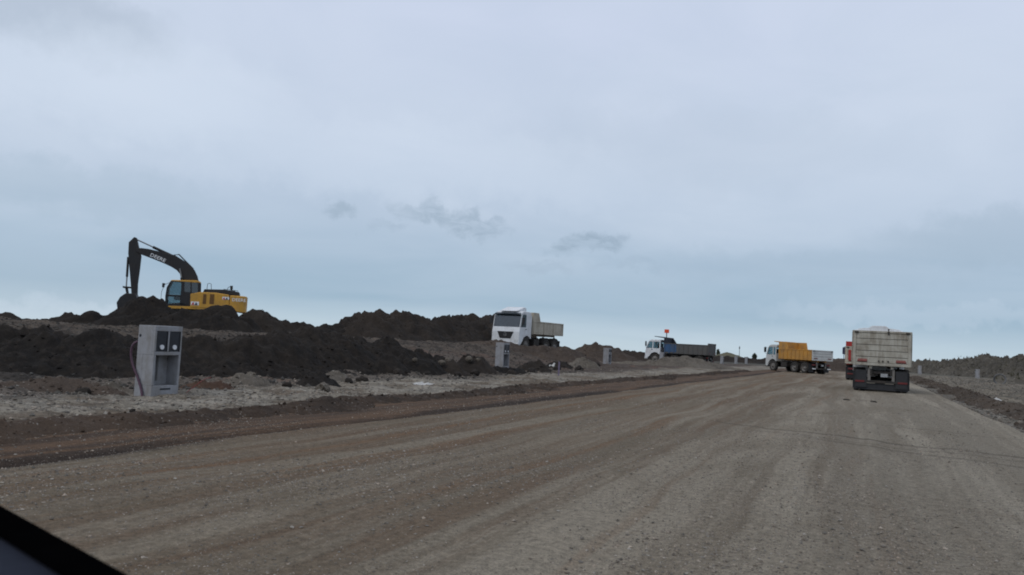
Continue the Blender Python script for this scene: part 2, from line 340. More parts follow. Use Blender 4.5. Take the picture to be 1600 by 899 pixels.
paint('yellow_box', (0.52, 0.25, 0.04), 0.6, (0.20, 0.13, 0.075), 0.7); paint('machine_yellow', (0.62, 0.32, 0.04), 0.45, (0.17, 0.12, 0.07), 0.45)
paint('blue_box', (0.025, 0.085, 0.19), 0.6, (0.09, 0.085, 0.08), 0.6); paint('worn_grey', (0.085, 0.088, 0.088), 0.7, (0.12, 0.10, 0.085), 0.6)
paint('navy', (0.007, 0.010, 0.020), 0.55, (0.05, 0.045, 0.04), 0.4); paint('white_worn', (0.52, 0.53, 0.52), 0.5, (0.2, 0.17, 0.14), 0.35); paint('red_paint', (0.36, 0.022, 0.018), 0.45, (0.12, 0.07, 0.05), 0.25)
paint('boom_black', (0.016, 0.016, 0.018), 0.45, (0.05, 0.042, 0.036), 0.4); paint('chassis', (0.018, 0.017, 0.017), 0.7, (0.075, 0.062, 0.05), 0.6)
paint('tyre', (0.02, 0.02, 0.02), 0.85, (0.10, 0.085, 0.07), 0.7); paint('rim', (0.20, 0.19, 0.18), 0.6, (0.12, 0.10, 0.08), 0.7)
paint('bare_steel', (0.30, 0.30, 0.30), 0.35, (0.1, 0.08, 0.06), 0.3, 0.8); paint('grille_brown', (0.20, 0.095, 0.025), 0.6, (0.08, 0.06, 0.04), 0.5)
paint('concrete', (0.30, 0.305, 0.325), 0.85, (0.17, 0.155, 0.135), 0.7, scale=3.0, spec=0.2); paint('orange_sign', (0.70, 0.075, 0.02), 0.5, amount=0.1)
plain('black_plastic', (0.022, 0.022, 0.024), 0.55); plain('interior', (0.03, 0.03, 0.033), 0.8); plain('dash', (0.020, 0.023, 0.034), 0.9, 0, 0.05)
plain('seal', (0.0012, 0.0012, 0.0014), 0.95, 0, 0.0); plain('lamp_red', (0.13, 0.016, 0.016), 0.45); plain('strip_red', (0.26, 0.09, 0.075), 0.5); plain('lamp_clear', (0.55, 0.56, 0.56), 0.2)
plain('white_mark', (0.75, 0.76, 0.76), 0.5); plain('plate', (0.30, 0.31, 0.32), 0.5); plain('meter_dark', (0.018, 0.02, 0.026), 0.35)
plain('meter_white', (0.62, 0.63, 0.65), 0.4); plain('conduit', (0.075, 0.035, 0.055), 0.5); plain('stake', (0.16, 0.13, 0.20), 0.6)
plain('paper', (0.42, 0.41, 0.39), 0.7); plain('leaf', (0.045, 0.055, 0.035), 0.8); plain('weed', (0.085, 0.078, 0.050), 0.9); plain('bark', (0.05, 0.04, 0.03), 0.9); plain('amber', (0.6, 0.2, 0.02), 0.3)
plain('pipe_grey', (0.11, 0.11, 0.11), 0.6); plain('red_wire', (0.3, 0.06, 0.06), 0.5); plain('decal_dark', (0.03, 0.03, 0.07), 0.5); plain('decal_red', (0.5, 0.03, 0.03), 0.5)

# ------------------------------------------------------------------ ground, road
def ground_z(x, y, rough=True):
    xe = np.interp(y, [0, 12, 16, 21, 30, 40, 58, 75, 95], [-25.5, -24.5, -23.0, -21.8, -23, -25.5, -25.0, -30, -36])
    xt = np.interp(y, [0, 12, 16, 22, 30, 45, 60, 80, 100], [-19.5, -18.6, -17.4, -16.4, -15.0, -15.8, -17.0, -22, -26])
    t = np.clip((xt-x)/(xt-xe), 0, 1); t = t*t*(3-2*t)
    hgt = np.interp(y, [-200, 15, 35, 55, 66, 90, 140], [1.0, 1.0, 1.08, 1.1, 1.0, 0.25, 0.1])
    z = hgt*t
    r = np.hypot(x, y)
    z = z-np.maximum(r-95, 0)*0.0042
    verge = sstep(-x, 9.2, 10.4)*(1-sstep(-x, 14, 17))
    z = z+verge*0.06+sstep(x, 3.6, 5.0)*0.05
    if rough:
        off = sstep(-x, 9.2, 10.4)+sstep(x, 3.2, 4.8); off = np.clip(off, 0, 1)
        z = z+off*(fbm(x*0.55, y*0.55, 4, 3)*0.14+fbm(x*2.6, y*2.6, 3, 9)*0.06)
        lump = np.clip(sstep(-x, 12.2, 14.5)*(1-sstep(r, 60, 90))+0.35*sstep(x, 4, 8), 0, 1)
        z = z+lump*(clods(x*1.3, y*1.3, 21)*0.16+clods(x*3.3, y*3.3, 31)*0.06+fbm(x*0.9, y*0.9, 3, 14)*0.12)
        inner = (x > -9.1) & (x < 3.3)
        z = np.where(inner, z-0.22, z)
    return z
def soil_col(x, y):
    r = np.hypot(x, y); n = fbm(x*0.35, y*0.35, 4, 40); n2 = fbm(x*1.2, y*1.2, 4, 50); xx = x+n*1.2+n2*0.5
    def L(a, b, t): return a+(np.asarray(b)-a)*t[..., None]
    c = np.broadcast_to(np.array([0.10, 0.09, 0.077]), x.shape+(3,)).copy()
    c = L(c, (0.155, 0.142, 0.122), sstep(n2, -0.25, 0.35)*0.8)
    vg = sstep(-xx, 8.9, 9.5)*(1-sstep(-xx, 12.4, 13.6)); c = L(c, (0.172, 0.150, 0.120), vg)
    c = L(c, (0.10, 0.078, 0.058), vg*sstep(n2, 0.0, 0.3)*0.85); c = L(c, (0.205, 0.185, 0.155), vg*sstep(-n2, 0.05, 0.3)*0.7)
    mid = sstep(-xx, 12.6, 13.8); c = L(c, (0.085, 0.070, 0.058), mid*0.9); c = L(c, (0.12, 0.085, 0.065), mid*sstep(n, 0.0, 0.3)*0.7)
    far = mid*sstep(y, 30, 40); c = L(c, (0.066, 0.052, 0.043), far*0.9); c = L(c, (0.095, 0.062, 0.048), far*sstep(n2+n, 0.05, 0.4)*0.8)
    bl = mid*(1-sstep(y, 26, 34))*sstep(-xx, 15.6, 17.2); c = L(c, (0.03, 0.026, 0.023), bl*0.9)
    top = sstep(-xx, 19.5, 21.5); c = L(c, (0.075, 0.060, 0.048), top*0.9); c = L(c, (0.05, 0.041, 0.034), top*sstep(n2, 0.0, 0.3))
    rt = sstep(x+n, 3.0, 4.5); c = L(c, (0.145, 0.124, 0.095), rt); c = L(c, (0.085, 0.076, 0.062), rt*sstep(n2+n, 0.0, 0.4)*0.8)
    c = L(c, (0.060, 0.058, 0.047), sstep(r, 100, 190)); return c
az = np.radians(np.concatenate([np.arange(-180, -85, 3.0), np.arange(-85, 40, 0.17), np.arange(40, 180.1, 3.0)]))
rr = np.concatenate([[0.01, 1.2, 2.4], np.arange(3.5, 11, 0.16), np.arange(11, 34, 0.085), np.arange(34, 66, 0.16), np.arange(66, 125, 0.6), 125*1.07**np.arange(1, 58)])
A, RR = np.meshgrid(az, rr); gx = RR*np.sin(A); gy = RR*np.cos(A)
gv = np.stack([gx, gy, ground_z(gx, gy)], -1)
def gridfaces(m, n):
    i = np.arange((m-1)*n).reshape(m-1, n)[:, :-1].ravel(); return np.stack([i, i+1, i+n+1, i+n], 1)
gcol = soil_col(gx, gy).reshape(-1, 3)
ground = mesh_np('ground', gv.reshape(-1, 3), gridfaces(len(rr), len(az))[:, ::-1], MATS['ground'], cols=gcol); ground['kind'] = 'structure'

def road_z(x, y):
    z = 0.016*np.exp(-((x+1.6)/.35)**2)*-1-0.016*np.exp(-((x-.6)/.35)**2)-0.014*np.exp(-((x+5.0)/.4)**2)
    z = z+fbm(x*1.4, y*0.10, 3, 60)*0.035+fbm(x*0.5, y*0.5, 3, 66)*0.02+fbm(x*5, y*1.2, 3, 62)*0.012
    gw = fbm(x*0+3.3, y*0.25, 3, 64)*0.35
    z = z-0.07*np.exp(-((x+7.45+gw*.5)/.16)**2)+sstep(-x, 7.5, 9.2)*0.06
    return z-np.maximum(np.hypot(x, y)-95, 0)*0.0042
rxs = np.arange(-9.4, 3.75, 0.07); rys = np.concatenate([np.arange(-4, 14, 0.10), np.arange(14, 40, 0.22), np.arange(40, 210, 0.8)])
RX, RY = np.meshgrid(rxs, rys); rz = road_z(RX, RY)
edge = np.maximum(sstep(-RX, 8.95, 9.35), sstep(RX, 3.25, 3.7)); rz = rz-edge*0.12
road = mesh_np('road', np.stack([RX, RY, rz], -1).reshape(-1, 3), gridfaces(len(rys), len(rxs)), MATS['road']); road['kind'] = 'structure'

# ------------------------------------------------------------------ heaps and banks of soil
OCT = np.array([(1, 0, 0), (-1, 0, 0), (0, 1, 0), (0, -1, 0), (0, 0, 1), (0, 0, -1)], float)
OCF = np.array([(0, 2, 4), (2, 1, 4), (1, 3, 4), (3, 0, 4), (2, 0, 5), (1, 2, 5), (3, 1, 5), (0, 3, 5)])
def heap(name, crest, slope, mat, label, cat, res=0.16, lump=0.2, fine=0.06, slope_back=None, k=0, group=None, rnd=0.25, base=0.12, cl=1.1, crumbs=5.0, crumb_size=.8, weeds=0):
    """a bank of loose soil: falls away at its slope from a crest line given as world points"""
    P = np.array(crest, float)
    if len(P) == 1: P = np.vstack([P, P+[0.05, 0.05, 0]])
    gz = ground_z(P[:, 0], P[:, 1], False); pad = np.max((P[:, 2]-gz).clip(0.1)/math.tan(R(slope)))*1.25+0.5
    x0, y0 = P[:, :2].min(0)-pad; x1, y1 = P[:, :2].max(0)+pad
    xs = np.arange(x0, x1+res, res); ys = np.arange(y0, y1+res, res); X, Y = np.meshgrid(xs, ys)
    wx = X+fbm(X*.6, Y*.6, 3, 70+k)*1.1*rnd*2; wy = Y+fbm(X*.6, Y*.6, 3, 80+k)*1.1*rnd*2
    best = np.full(X.shape, -9.0)
    for a, b in zip(P[:-1], P[1:]):
        ab = b[:2]-a[:2]; t = np.clip(((wx-a[0])*ab[0]+(wy-a[1])*ab[1])/max(ab@ab, 1e-9), 0, 1)
        dx = wx-(a[0]+t*ab[0]); dy = wy-(a[1]+t*ab[1]); dd = np.sqrt(dx*dx+dy*dy+rnd*rnd)-rnd
        best = np.maximum(best, a[2]+t*(b[2]-a[2])-dd*math.tan(R(slope)))
    g = ground_z(X, Y, True); h = best-g
    tops = np.clip(h/0.6, 0, 1)
    fall = fbm(X*1.5, Y*1.5, 3, 90+k)
    z = best+(clods(X*cl, Y*cl, 100+k)-0.22)*lump*1.2*tops+fbm(X*1.7, Y*1.7, 4, 110+k)*lump*0.9*tops+clods(X*4*cl, Y*4*cl, 120+k)*fine*2.5+fbm(X*7, Y*7, 3, 130+k)*fine
    z = np.maximum(z, g-base*2)
    keep = (z > g-base); m, n = X.shape
    f = gridfaces(m, n); f = f[keep.ravel()[f].any(1)]
    used = np.unique(f); mp = np.full(m*n, -1); mp[used] = np.arange(len(used))
    v = np.stack([X, Y, z], -1).reshape(-1, 3)[used]; o0 = np.array([P[:, 0].mean(), P[:, 1].mean(), 0])
    o = mesh_np(name, v-o0, mp[f], MATS[mat]); o.location = o0
    nc = int(crumbs*len(used)*res*res)
    if nc > 20:
        w_ = v[rng.integers(0, len(v), nc)]-o0; sz = (.022+.085*rng.random(nc)**3.5)*crumb_size
        q = OCT[None]*(0.65+0.6*rng.random((nc, 6, 1)))+rng.normal(0, .12, (nc, 6, 3)); q = q*sz[:, None, None]*np.array([1, 1, .8])+(w_+np.c_[np.zeros((nc, 2)), sz*.25])[:, None]
        c_ = mesh_np('crumbs', q.reshape(-1, 3), (OCF[None]+(np.arange(nc)*6)[:, None, None]).reshape(-1, 3), MATS[mat], o, False); c_['kind'] = 'stuff'
    if weeds:
        hi = v[v[:, 2] > np.quantile(v[:, 2], .35)]; c = hi[rng.integers(0, len(hi), weeds)]-o0; c = np.repeat(c, 4, 0)+rng.normal(0, .10, (weeds*4, 3))*np.array([1, 1, .1]); m_ = len(c)
        tip = c+np.c_[rng.normal(0, .16, (m_, 2)), .16+.30*rng.random(m_)]; sd_ = np.c_[rng.normal(0, .045, (m_, 2)), np.zeros(m_)]
        g_ = mesh_np('weeds', np.stack([c-sd_, c+sd_, tip], 1).reshape(-1, 3), np.arange(3*m_).reshape(m_, 3), MATS['weed'], o, False); g_['kind'] = 'stuff'
    return tag(o, label, cat, group)
def crest(pts): return [at(*p) for p in pts]

heap('soil_bank', crest([(-150, 526, 26), (-60, 522, 25.5), (0, 521, 25), (60, 515, 24.6), (100, 522, 24.4), (165, 521, 24.4), (230, 526, 24.6), (300, 526, 24.8), (380, 528, 25.5), (425, 530, 26),
      (455, 521, 27.5), (500, 519, 28.5), (530, 529, 29.5), (556, 530, 30), (580, 538, 30.5), (603, 531, 31), (635, 545, 32), (680, 559, 33.5)]),
     27, 'topsoil', 'long bank of wet black topsoil behind the meter pillar with two windows', 'soil bank', 0.085, 0.26, 0.085, k=1, cl=1.0, crumbs=10)
heap('soil_heap', crest([(-40, 487, 60), (10, 488, 60), (18, 492, 60)]), 34, 'topsoil', 'small black heap cut by the left edge of the picture', 'soil heap', 0.2, .3, k=2)
heap('soil_heap', crest([(18, 499, 57), (50, 500, 57), (80, 500, 56)]), 32, 'topsoil', 'thin low black ridge left of the twin-topped black heap', 'soil heap', 0.2, .3, k=3)
heap('soil_heap', crest([(88, 497, 51), (110, 489, 51), (126, 490, 51), (146, 487, 51), (160, 495, 51), (180, 494, 51)]), 36, 'topsoil', 'twin-topped black soil heap left of the excavator bucket', 'soil heap', 0.15, .35, k=4)
heap('soil_heap', crest([(196, 480, 49.5), (212, 470, 49.6), (225, 466, 49.6), (236, 468, 49.6), (246, 479, 49.6), (262, 485, 49.4)]), 37, 'topsoil', 'steep black heap the excavator bucket digs into', 'soil heap', 0.13, .3, k=5)
heap('soil_heap', crest([(262, 486, 47.5), (296, 486, 47.3), (318, 483, 47.3), (334, 480, 47.3), (346, 482, 47.5), (358, 489, 47.7), (378, 498, 48)]), 36, 'topsoil', 'black heap in front of the excavator hiding its tracks', 'soil heap', 0.13, .32, k=6)
heap('soil_heap', crest([(396, 493, 50), (405, 486, 50), (412, 483, 50), (419, 489, 50)]), 39, 'topsoil', 'small pointed black heap right of the excavator', 'soil heap', 0.13, .25, k=7)
heap('soil_heap', crest([(424, 497, 51), (440, 498, 51), (452, 503, 51.5), (474, 506, 52), (500, 512, 53), (545, 508, 54)]), 34, 'topsoil', 'low black ridge between the pointed heap and the long spoil ridge', 'soil heap', 0.15, .3, k=8)
heap('soil_ridge', crest([(549, 502, 55), (562, 493, 55), (577, 486, 55), (602, 486, 56), (615, 490, 56.5), (623, 486, 57), (634, 493, 57), (655, 492, 58), (668, 498, 58.5), (690, 500, 59.5),
      (706, 497, 63), (730, 494, 66), (746, 497, 69), (760, 494, 71), (790, 498, 75)]), 33, 'topsoil_dry', 'long dark lumpy spoil ridge beside the white-cabbed truck', 'soil ridge', 0.16, .42, .09, k=9)
heap('soil_heap', crest([(735, 535, 56.5), (770, 532, 56.5), (792, 534, 56.5), (815, 541, 56.5), (845, 543, 57), (885, 544, 58)]), 22, 'brown_soil', 'low brown heap under the front bumper of the white truck', 'soil heap', 0.16, .25, k=10)
heap('soil_heap', crest([(898, 546, 74), (915, 541, 74), (928, 539, 74), (945, 540, 75), (960, 546, 76)]), 28, 'brown_soil', 'rounded brown heap right of the white-cabbed truck', 'soil heap', 0.2, .3, k=11)
heap('soil_ridge', crest([(962, 548, 104), (985, 549, 104), (1010, 550, 104), (1060, 553, 106)]), 30, 'topsoil_dry', 'low dark ridge behind the white cab of the blue truck', 'soil ridge', 0.3, .3, k=12)
heap('soil_bank', crest([(955, 566, 70), (985, 566, 70), (1012, 567, 70), (1030, 562, 71), (1042, 558, 71), (1060, 557, 72), (1080, 559, 72), (1096, 563, 73), (1112, 567, 74), (1135, 571, 75)]), 24, 'rubble', 'low grey-brown bank in front of the blue truck wheels', 'soil bank', 0.18, .3, k=13)
heap('soil_heap', crest([(-60, 598, 17.2), (0, 600, 17.4), (55, 593, 17.6), (92, 590, 17.8), (130, 596, 17.8), (158, 605, 17.6)]), 26, 'brown_soil', 'low brown-grey mound on the verge left of the meter pillar with two windows', 'soil heap', 0.06, .12, .035, k=14, rnd=.1, crumbs=40, crumb_size=.6)
heap('soil_heap', crest([(160, 602, 17.9), (178, 600, 18), (192, 608, 17.9)]), 25, 'rubble', 'small pale gravel mound touching the left foot of the big meter pillar', 'rubble heap', 0.05, .08, .035, k=15, rnd=.1, crumbs=40, crumb_size=.6)
heap('soil_heap', crest([(288, 603, 18.6), (306, 596, 18.9), (330, 596, 19), (348, 602, 18.9)]), 30, 'red_soil', 'reddish earth mound right of the meter pillar with two windows', 'soil heap', 0.05, .12, .035, k=16, rnd=.1, crumbs=40, crumb_size=.6)
heap('rubble_heap', crest([(352, 600, 19.4), (378, 586, 19.8), (392, 586, 20), (412, 598, 20), (438, 603, 20)]), 30, 'rubble', 'grey rubble heap at the foot of the black bank', 'rubble heap', 0.05, .14, .045, k=17, rnd=.1, crumbs=40, crumb_size=.6)
heap('soil_heap', crest([(480, 594, 21.2), (496, 583, 21.6), (510, 592, 21.4)]), 34, 'topsoil', 'black lump of soil spilling onto the verge from the bank', 'soil heap', 0.06, .14, .04, k=18, rnd=.1, crumbs=40, crumb_size=.6)
heap('rubble_heap', crest([(515, 590, 22.2), (526, 579, 22.6), (534, 588, 22.6)]), 38, 'rubble', 'small pale rubble pile beside the black lump on the verge', 'rubble heap', 0.05, .12, .04, k=19, rnd=.1, crumbs=40, crumb_size=.6)
lumps = [((584, 572, 27.5), (602, 564, 27.8), (616, 569, 28), 'topsoil', 'wide black soil lump first in the row along the verge'),
         ((636, 569, 29), (650, 563, 29.3), (668, 567, 29.6), 'topsoil', 'black soil lump second in the row along the verge'),
         ((684, 572, 30.5), (700, 566, 30.8), (712, 572, 31), 'topsoil_dry', 'dark soil lump with pale stones third in the row along the verge'),
         ((724, 571, 32), (740, 561, 32.4), (756, 570, 32.6), 'topsoil_dry', 'olive-brown soil lump left of the second meter pillar'),
         ((758, 577, 33.5), (790, 580, 34.2), (815, 579, 35), 'topsoil', 'flat black soil lump in front of the second meter pillar'),
         ((818, 577, 38), (836, 569, 38.5), (850, 575, 39), 'topsoil_dry', 'dark soil lump right of the second meter pillar'),
         ((853, 577, 44), (872, 570, 44.5), (888, 575, 45), 'topsoil', 'dark soil lump topped by a pale sack'),
         ((895, 572, 47), (910, 566, 48), (925, 572, 49), 'rubble', 'grey rubble lump left of the third meter pillar')]
for i, (a, b, c, mt, lb) in enumerate(lumps): heap('soil_lump', crest([(a[0]-3, a[1]-3, a[2]), (b[0]-6, b[1]-6, b[2]), (b[0]+6, b[1]-5, b[2]), (c[0]+2, c[1]-3, c[2])]), 42, mt, lb, 'soil lump', 0.07, .2, .05, k=20+i, rnd=.12, crumbs=14)
def zline(pts, z, k, wob): return [np.array([x+float(vnoise(np.array(y*.31), np.array(k*3.1)))*wob, y, z*(0.75+0.8*float(vnoise(np.array(y*.5), np.array(k*1.7)))+.15)+float(ground_z(np.array(x), np.array(y), False))]) for x, y in pts]
heap('soil_windrow', zline([(-9.15, y) for y in np.arange(1, 72, 2.2)], 0.15, 1, .4), 18, 'windrow_soil', 'graded windrow of brown earth along the left edge of the road', 'windrow', 0.09, .10, .03, k=40, rnd=.12, crumbs=30, crumb_size=.45, base=.03, cl=2.2)
heap('soil_windrow', zline([(4.5, y) for y in np.arange(17, 90, 2.2)], 0.20, 2, .5), 19, 'windrow_dark', 'dark windrow of earth along the right edge of the road', 'windrow', 0.1, .16, .035, k=41, rnd=.12, crumbs=14, crumb_size=.8, base=.03, cl=2.0)
heap('spoil_ridge', crest([(1420, 564.8, 185), (1450, 565.3, 180), (1480, 563.8, 174), (1510, 561.8, 166), (1532, 559.8, 160), (1552, 558.8, 156), (1563, 557.3, 154), (1576, 560.8, 152), (1592, 557.3, 150), (1612, 558.8, 147), (1660, 556.8, 142), (1740, 554.8, 134), (1830, 556.8, 126)]),
     36, 'grassy_spoil', 'long weedy spoil ridge on the skyline right of the cream tipper', 'soil ridge', 0.28, .75, .2, k=42, rnd=.4, cl=.6, crumbs=3, crumb_size=2.5, weeds=500)
heap('spoil_heap', crest([(1578, 592, 88), (1600, 583, 88), (1640, 581, 88), (1720, 578, 86)]), 20, 'grassy_spoil', 'grassy low mound at the right picture edge below the spoil ridge', 'soil heap', 0.16, .3, .08, k=43, weeds=120)
heap('spoil_heap', crest([(1126, 553, 205), (1137, 550, 205), (1150, 555, 205)]), 22, 'olive_spoil', 'far olive-yellow cone of spoil right of the blue truck', 'soil heap', 0.5, .2, k=44)
heap('soil_ridge', crest([(1096, 553, 190), (1118, 556, 192), (1150, 559, 196), (1180, 560, 200), (1215, 563, 204), (1290, 560, 206), (1330, 563, 206)]), 24, 'topsoil_dry', 'far low dark ridge behind the yellow truck', 'soil ridge', 0.5, .5, k=45)
heap('spoil_heap', crest([(1285, 565, 120), (1305, 561, 120), (1325, 562, 122)]), 26, 'brown_soil', 'brown heap between the yellow truck and the red-topped truck', 'soil heap', 0.3, .3, k=46)

# ------------------------------------------------------------------ loose stones
def stones(name, x, y, z, size, cols, label, mat='stone'):
    n = len(x); v = OCT[None]*(0.6+0.8*rng.random((n, 6, 1)))+rng.normal(0, .18, (n, 6, 3)); v[:, :, 2] *= 0.62
    th = rng.random(n)*6.28; c, s = np.cos(th)[:, None], np.sin(th)[:, None]
    vx = v[:, :, 0]*c-v[:, :, 1]*s; vy = v[:, :, 0]*s+v[:, :, 1]*c
    v = np.stack([vx, vy, v[:, :, 2]], -1)*size[:, None, None]+np.stack([x, y, z+size*.25], -1)[:, None]
    f = OCF[None]+(np.arange(n)*6)[:, None, None]
    o = mesh_np(name, v.reshape(-1, 3), f.reshape(-1, 3), MATS[mat], smooth=False, cols=np.repeat(cols, 6, 0)); return tag(o, label, 'gravel', kind='stuff')
def stone_cols(n, lo=0.095, hi=0.34):
    b = lo+(hi-lo)*rng.random(n)**1.7; w_ = rng.random(n)[:, None]
    return b[:, None]*(np.array([1, .92, .80])*w_+np.array([1.1, .88, .68])*(1-w_))
def polar(n, r1, r2, a0, a1, p=1.4):
    r = r1*(r2/r1)**(rng.random(n)**(1/p)); a = np.radians(a0+(a1-a0)*rng.random(n)); return r*np.sin(a), r*np.cos(a), r
x, y, r = polar(90000, 3.0, 42, -75, 24); k = (x > -9.3) & (x < 3.2) & (fbm(x*.8, y*.25, 4, 200)+rng.normal(0, .22, len(x)) > 0.02); x, y, r = x[k], y[k], r[k]
sz = 0.004+0.013*rng.random(len(x))**3.5+0.0002*r; stones('gravel', x, y, road_z(x, y), sz, stone_cols(len(x)), 'loose gravel strewn over the dirt road')
x, y, r = polar(120000, 3.6, 16, -70, 22, 1.2); k = (x > -9.0) & (x < 3.2) & (fbm(x*1.1, y*.35, 4, 210)+rng.normal(0, .25, len(x)) > -.02); x, y, r = x[k], y[k], r[k]
sz = 0.0028+0.006*rng.random(len(x))**2.5+0.0002*r; stones('gravel', x, y, road_z(x, y)-.001, sz, stone_cols(len(x), .10, .30), 'fine grit of the nearest stretch of road')
x, y, r = polar(70000, 9, 50, -75, 0); k = (x < -9.4) & (x > -14.2-0.05*y); x, y, r = x[k], y[k], r[k]
sz = 0.006+0.034*rng.random(len(x))**4.5+0.0002*r; stones('gravel', x, y, ground_z(x, y), sz, stone_cols(len(x), .10, .30), 'pale gravel lying on the left verge')
x, y, r = polar(16000, 18, 110, -2, 24); k = (x > 3.2) & (x < 26); x, y, r = x[k], y[k], r[k]
sz = 0.012+0.05*rng.random(len(x))**4+0.0004*r; stones('gravel', x, y, ground_z(x, y), sz, stone_cols(len(x), .06, .24), 'stones and crumbs of earth right of the road')
x, y, r = polar(26000, 15, 62, -75, -18); k = (x < -12.6); x, y, r = x[k], y[k], r[k]
sz = 0.012+0.06*rng.random(len(x))**4+0.0003*r; cc = stone_cols(len(x), .025, .075)
stones('soil_crumbs', x, y, ground_z(x, y), sz, cc, 'dark crumbs of earth scattered below the black bank')
def rock(name, x, y, z, s, mat, label, cat, group=None, k=0, flat=0.7):
    import bmesh
    bm = bmesh.new(); bmesh.ops.create_icosphere(bm, subdivisions=3, radius=1.0); co = np.array([v.co[:] for v in bm.verts])
    dn = 1+0.45*fbm(co[:, 0]*1.3+k, co[:, 1]*1.3+co[:, 2]*1.1, 3, 300+k)+0.3*clods(co[:, 0]*1.7+co[:, 2], co[:, 1]*1.7-co[:, 2], 310+k)
    for v, q in zip(bm.verts, dn): v.co *= q
    me = bpy.data.meshes.new(name); bm.to_mesh(me); bm.free(); me.materials.append(MATS[mat])
    o = link(bpy.data.objects.new(name, me)); o.location = (x, y, z+s*flat*.45); o.scale = (s, s*.8, s*flat); o.rotation_euler = (0, 0, k*1.7)
    return tag(o, label, cat, group)
cl_pts = [(130, 604, 17.2, .14), (205, 660, 13.6, .05), (448, 600, 19.4, .12), (545, 600, 22, .13), (565, 595, 23.2, .16), (622, 580, 27, .2), (665, 580, 28.5, .16), (715, 584, 29.5, .16), (742, 583, 31, .2), (800, 585, 33, .2),
          (830, 580, 36, .25), (870, 583, 41, .22), (905, 580, 44, .25), (930, 575, 52, .3), (1590, 640, 33, .12), (1545, 628, 40, .14), (1500, 612, 52, .16)]
cl_lab = ['lying on the brown mound left of the big meter pillar', 'on the windrow below the big meter pillar', 'on the pale verge below the rubble heap', 'right of the small pale rubble pile', 'left of the wide black soil lump',
          'below the wide black soil lump', 'below the second lump of the row', 'below the third lump of the row', 'below the olive-brown lump', 'just right of the foot of the second meter pillar', 'below the white truck beside the second pillar', 'near the purple survey stake',
          'below the grey rubble lump', 'farthest along the left verge', 'on the right windrow near the picture edge', 'halfway along the right windrow', 'near the far end of the right windrow']
for i, (px, py, r_, s) in enumerate(cl_pts):
    q = at(px, py, r_); rock('soil_clod', q[0], q[1], float(ground_z(q[0:1], q[1:2])[0]), s, 'clod', 'loose dark clod of earth '+cl_lab[i], 'clod', 'loose clods beside the road', k=i)
for i, (px, py, r_, s) in enumerate([(505, 606, 19.6, .18), (690, 566, 30.2, .13), (700, 562, 30.6, .12), (733, 560, 32, .15), (748, 562, 32.2, .13), (648, 562, 28.8, .11)]):
    q = at(px, py, r_); zz = float(ground_z(q[0:1], q[1:2])[0]); zz = max(zz, q[2]-s*.5)
    rock('stone', q[0], q[1], zz, s, 'rubble', 'pale grey stone '+['on the verge below the small rubble pile', 'left one of two on the third lump of the row', 'right one of two on the third lump of the row', 'left one of two topping the olive-brown lump', 'right one of two topping the olive-brown lump', 'on top of the second lump of the row'][i], 'stone', 'pale stones on the verge', k=40+i)
for i, (X, Y, s) in enumerate([(-.55, 31.2, .13), (.35, 31.3, .12), (-.2, 31.6, .05), (.1, 31.0, .05)]):
    rock('mud_clod', X, Y, float(road_z(np.array(X), np.array(Y)))-.02, s, 'clod', ['larger left', 'larger right', 'tiny left', 'tiny right'][i]+' lump of dark mud on the road behind the cream tipper', 'clod', 'mud dropped behind the cream tipper', k=60+i, flat=.38)

# ------------------------------------------------------------------ vehicles: local +x is forward, +y is the vehicle's left
def wheel(parent, x, y, rad=0.52, wid=0.32, out=1, dual=False, rimmat='rim'):
    """tyre with tread blocks, rim and hub; out is the side the outer face looks to"""
    m = MB(); wdt = wid if not dual else wid*1.9; h = wdt/2
    segs = [(-h, h)] if not dual else [(-h, -0.03), (0.03, h)]
    for a, b in segs:
        m.lathe_y([(rad*.58, a+.02), (rad*.62, a), (rad*.86, a-.01), (rad*.97, a+.03), (rad, a+.07), (rad, b-.07), (rad*.97, b-.03), (rad*.86, b+.01), (rad*.62, b), (rad*.58, b-.02)], (x, y, rad), 32)
        for i in range(26):
            t = 2*math.pi*i/26; c, s = math.cos(t), math.sin(t); q = (b-a)*.36
            for off in (-1, 1):
                t2 = t+off*.05; c, s = math.cos(t2), math.sin(t2); yy = y+(a+b)/2+off*q*.55
                p = [Vector((x+c*(rad-.01)-s*g, yy+e, rad+s*(rad-.01)+c*g)) for g, e in ((-.04, -q*.45), (.04, -q*.45), (.04, q*.45), (-.04, q*.45))]
                n_ = Vector((c, 0, s))*.022; m.add(p+[v+n_ for v in p], [(0, 1, 2, 3), (7, 6, 5, 4), (0, 4, 5, 1), (1, 5, 6, 2), (2, 6, 7, 3), (3, 7, 4, 0)])
    ty = m.build('wheel', MATS['tyre'], parent)
    m = MB(); f = y+out*h; dish = .16 if dual else .05
    m.lathe_y([(rad*.60, out*h*.9), (rad*.56, out*(h-.02)), (rad*.52, out*(h-.05)), (rad*.47, out*(h-dish)), (rad*.22, out*(h-dish-.02 if dual else h-.02)), (rad*.20, out*(h+.03 if not dual else h-.03)), (0.001, out*(h+.03 if not dual else h-.03))], (x, y, rad), 28)
    rm = m.build('rim', MATS[rimmat], ty)
    m = MB()
    for i in range(8):
        t = 2*math.pi*i/8; px, pz = x+math.cos(t)*rad*.32, rad+math.sin(t)*rad*.32
        y1 = f-out*(dish if dual else .03); m.tube([(px, y1-out*.02, pz), (px, y1+out*.03, pz)], .02, 6)
    m.build('wheel_nuts', MATS['chassis'], ty)['kind'] = 'stuff'
    return ty

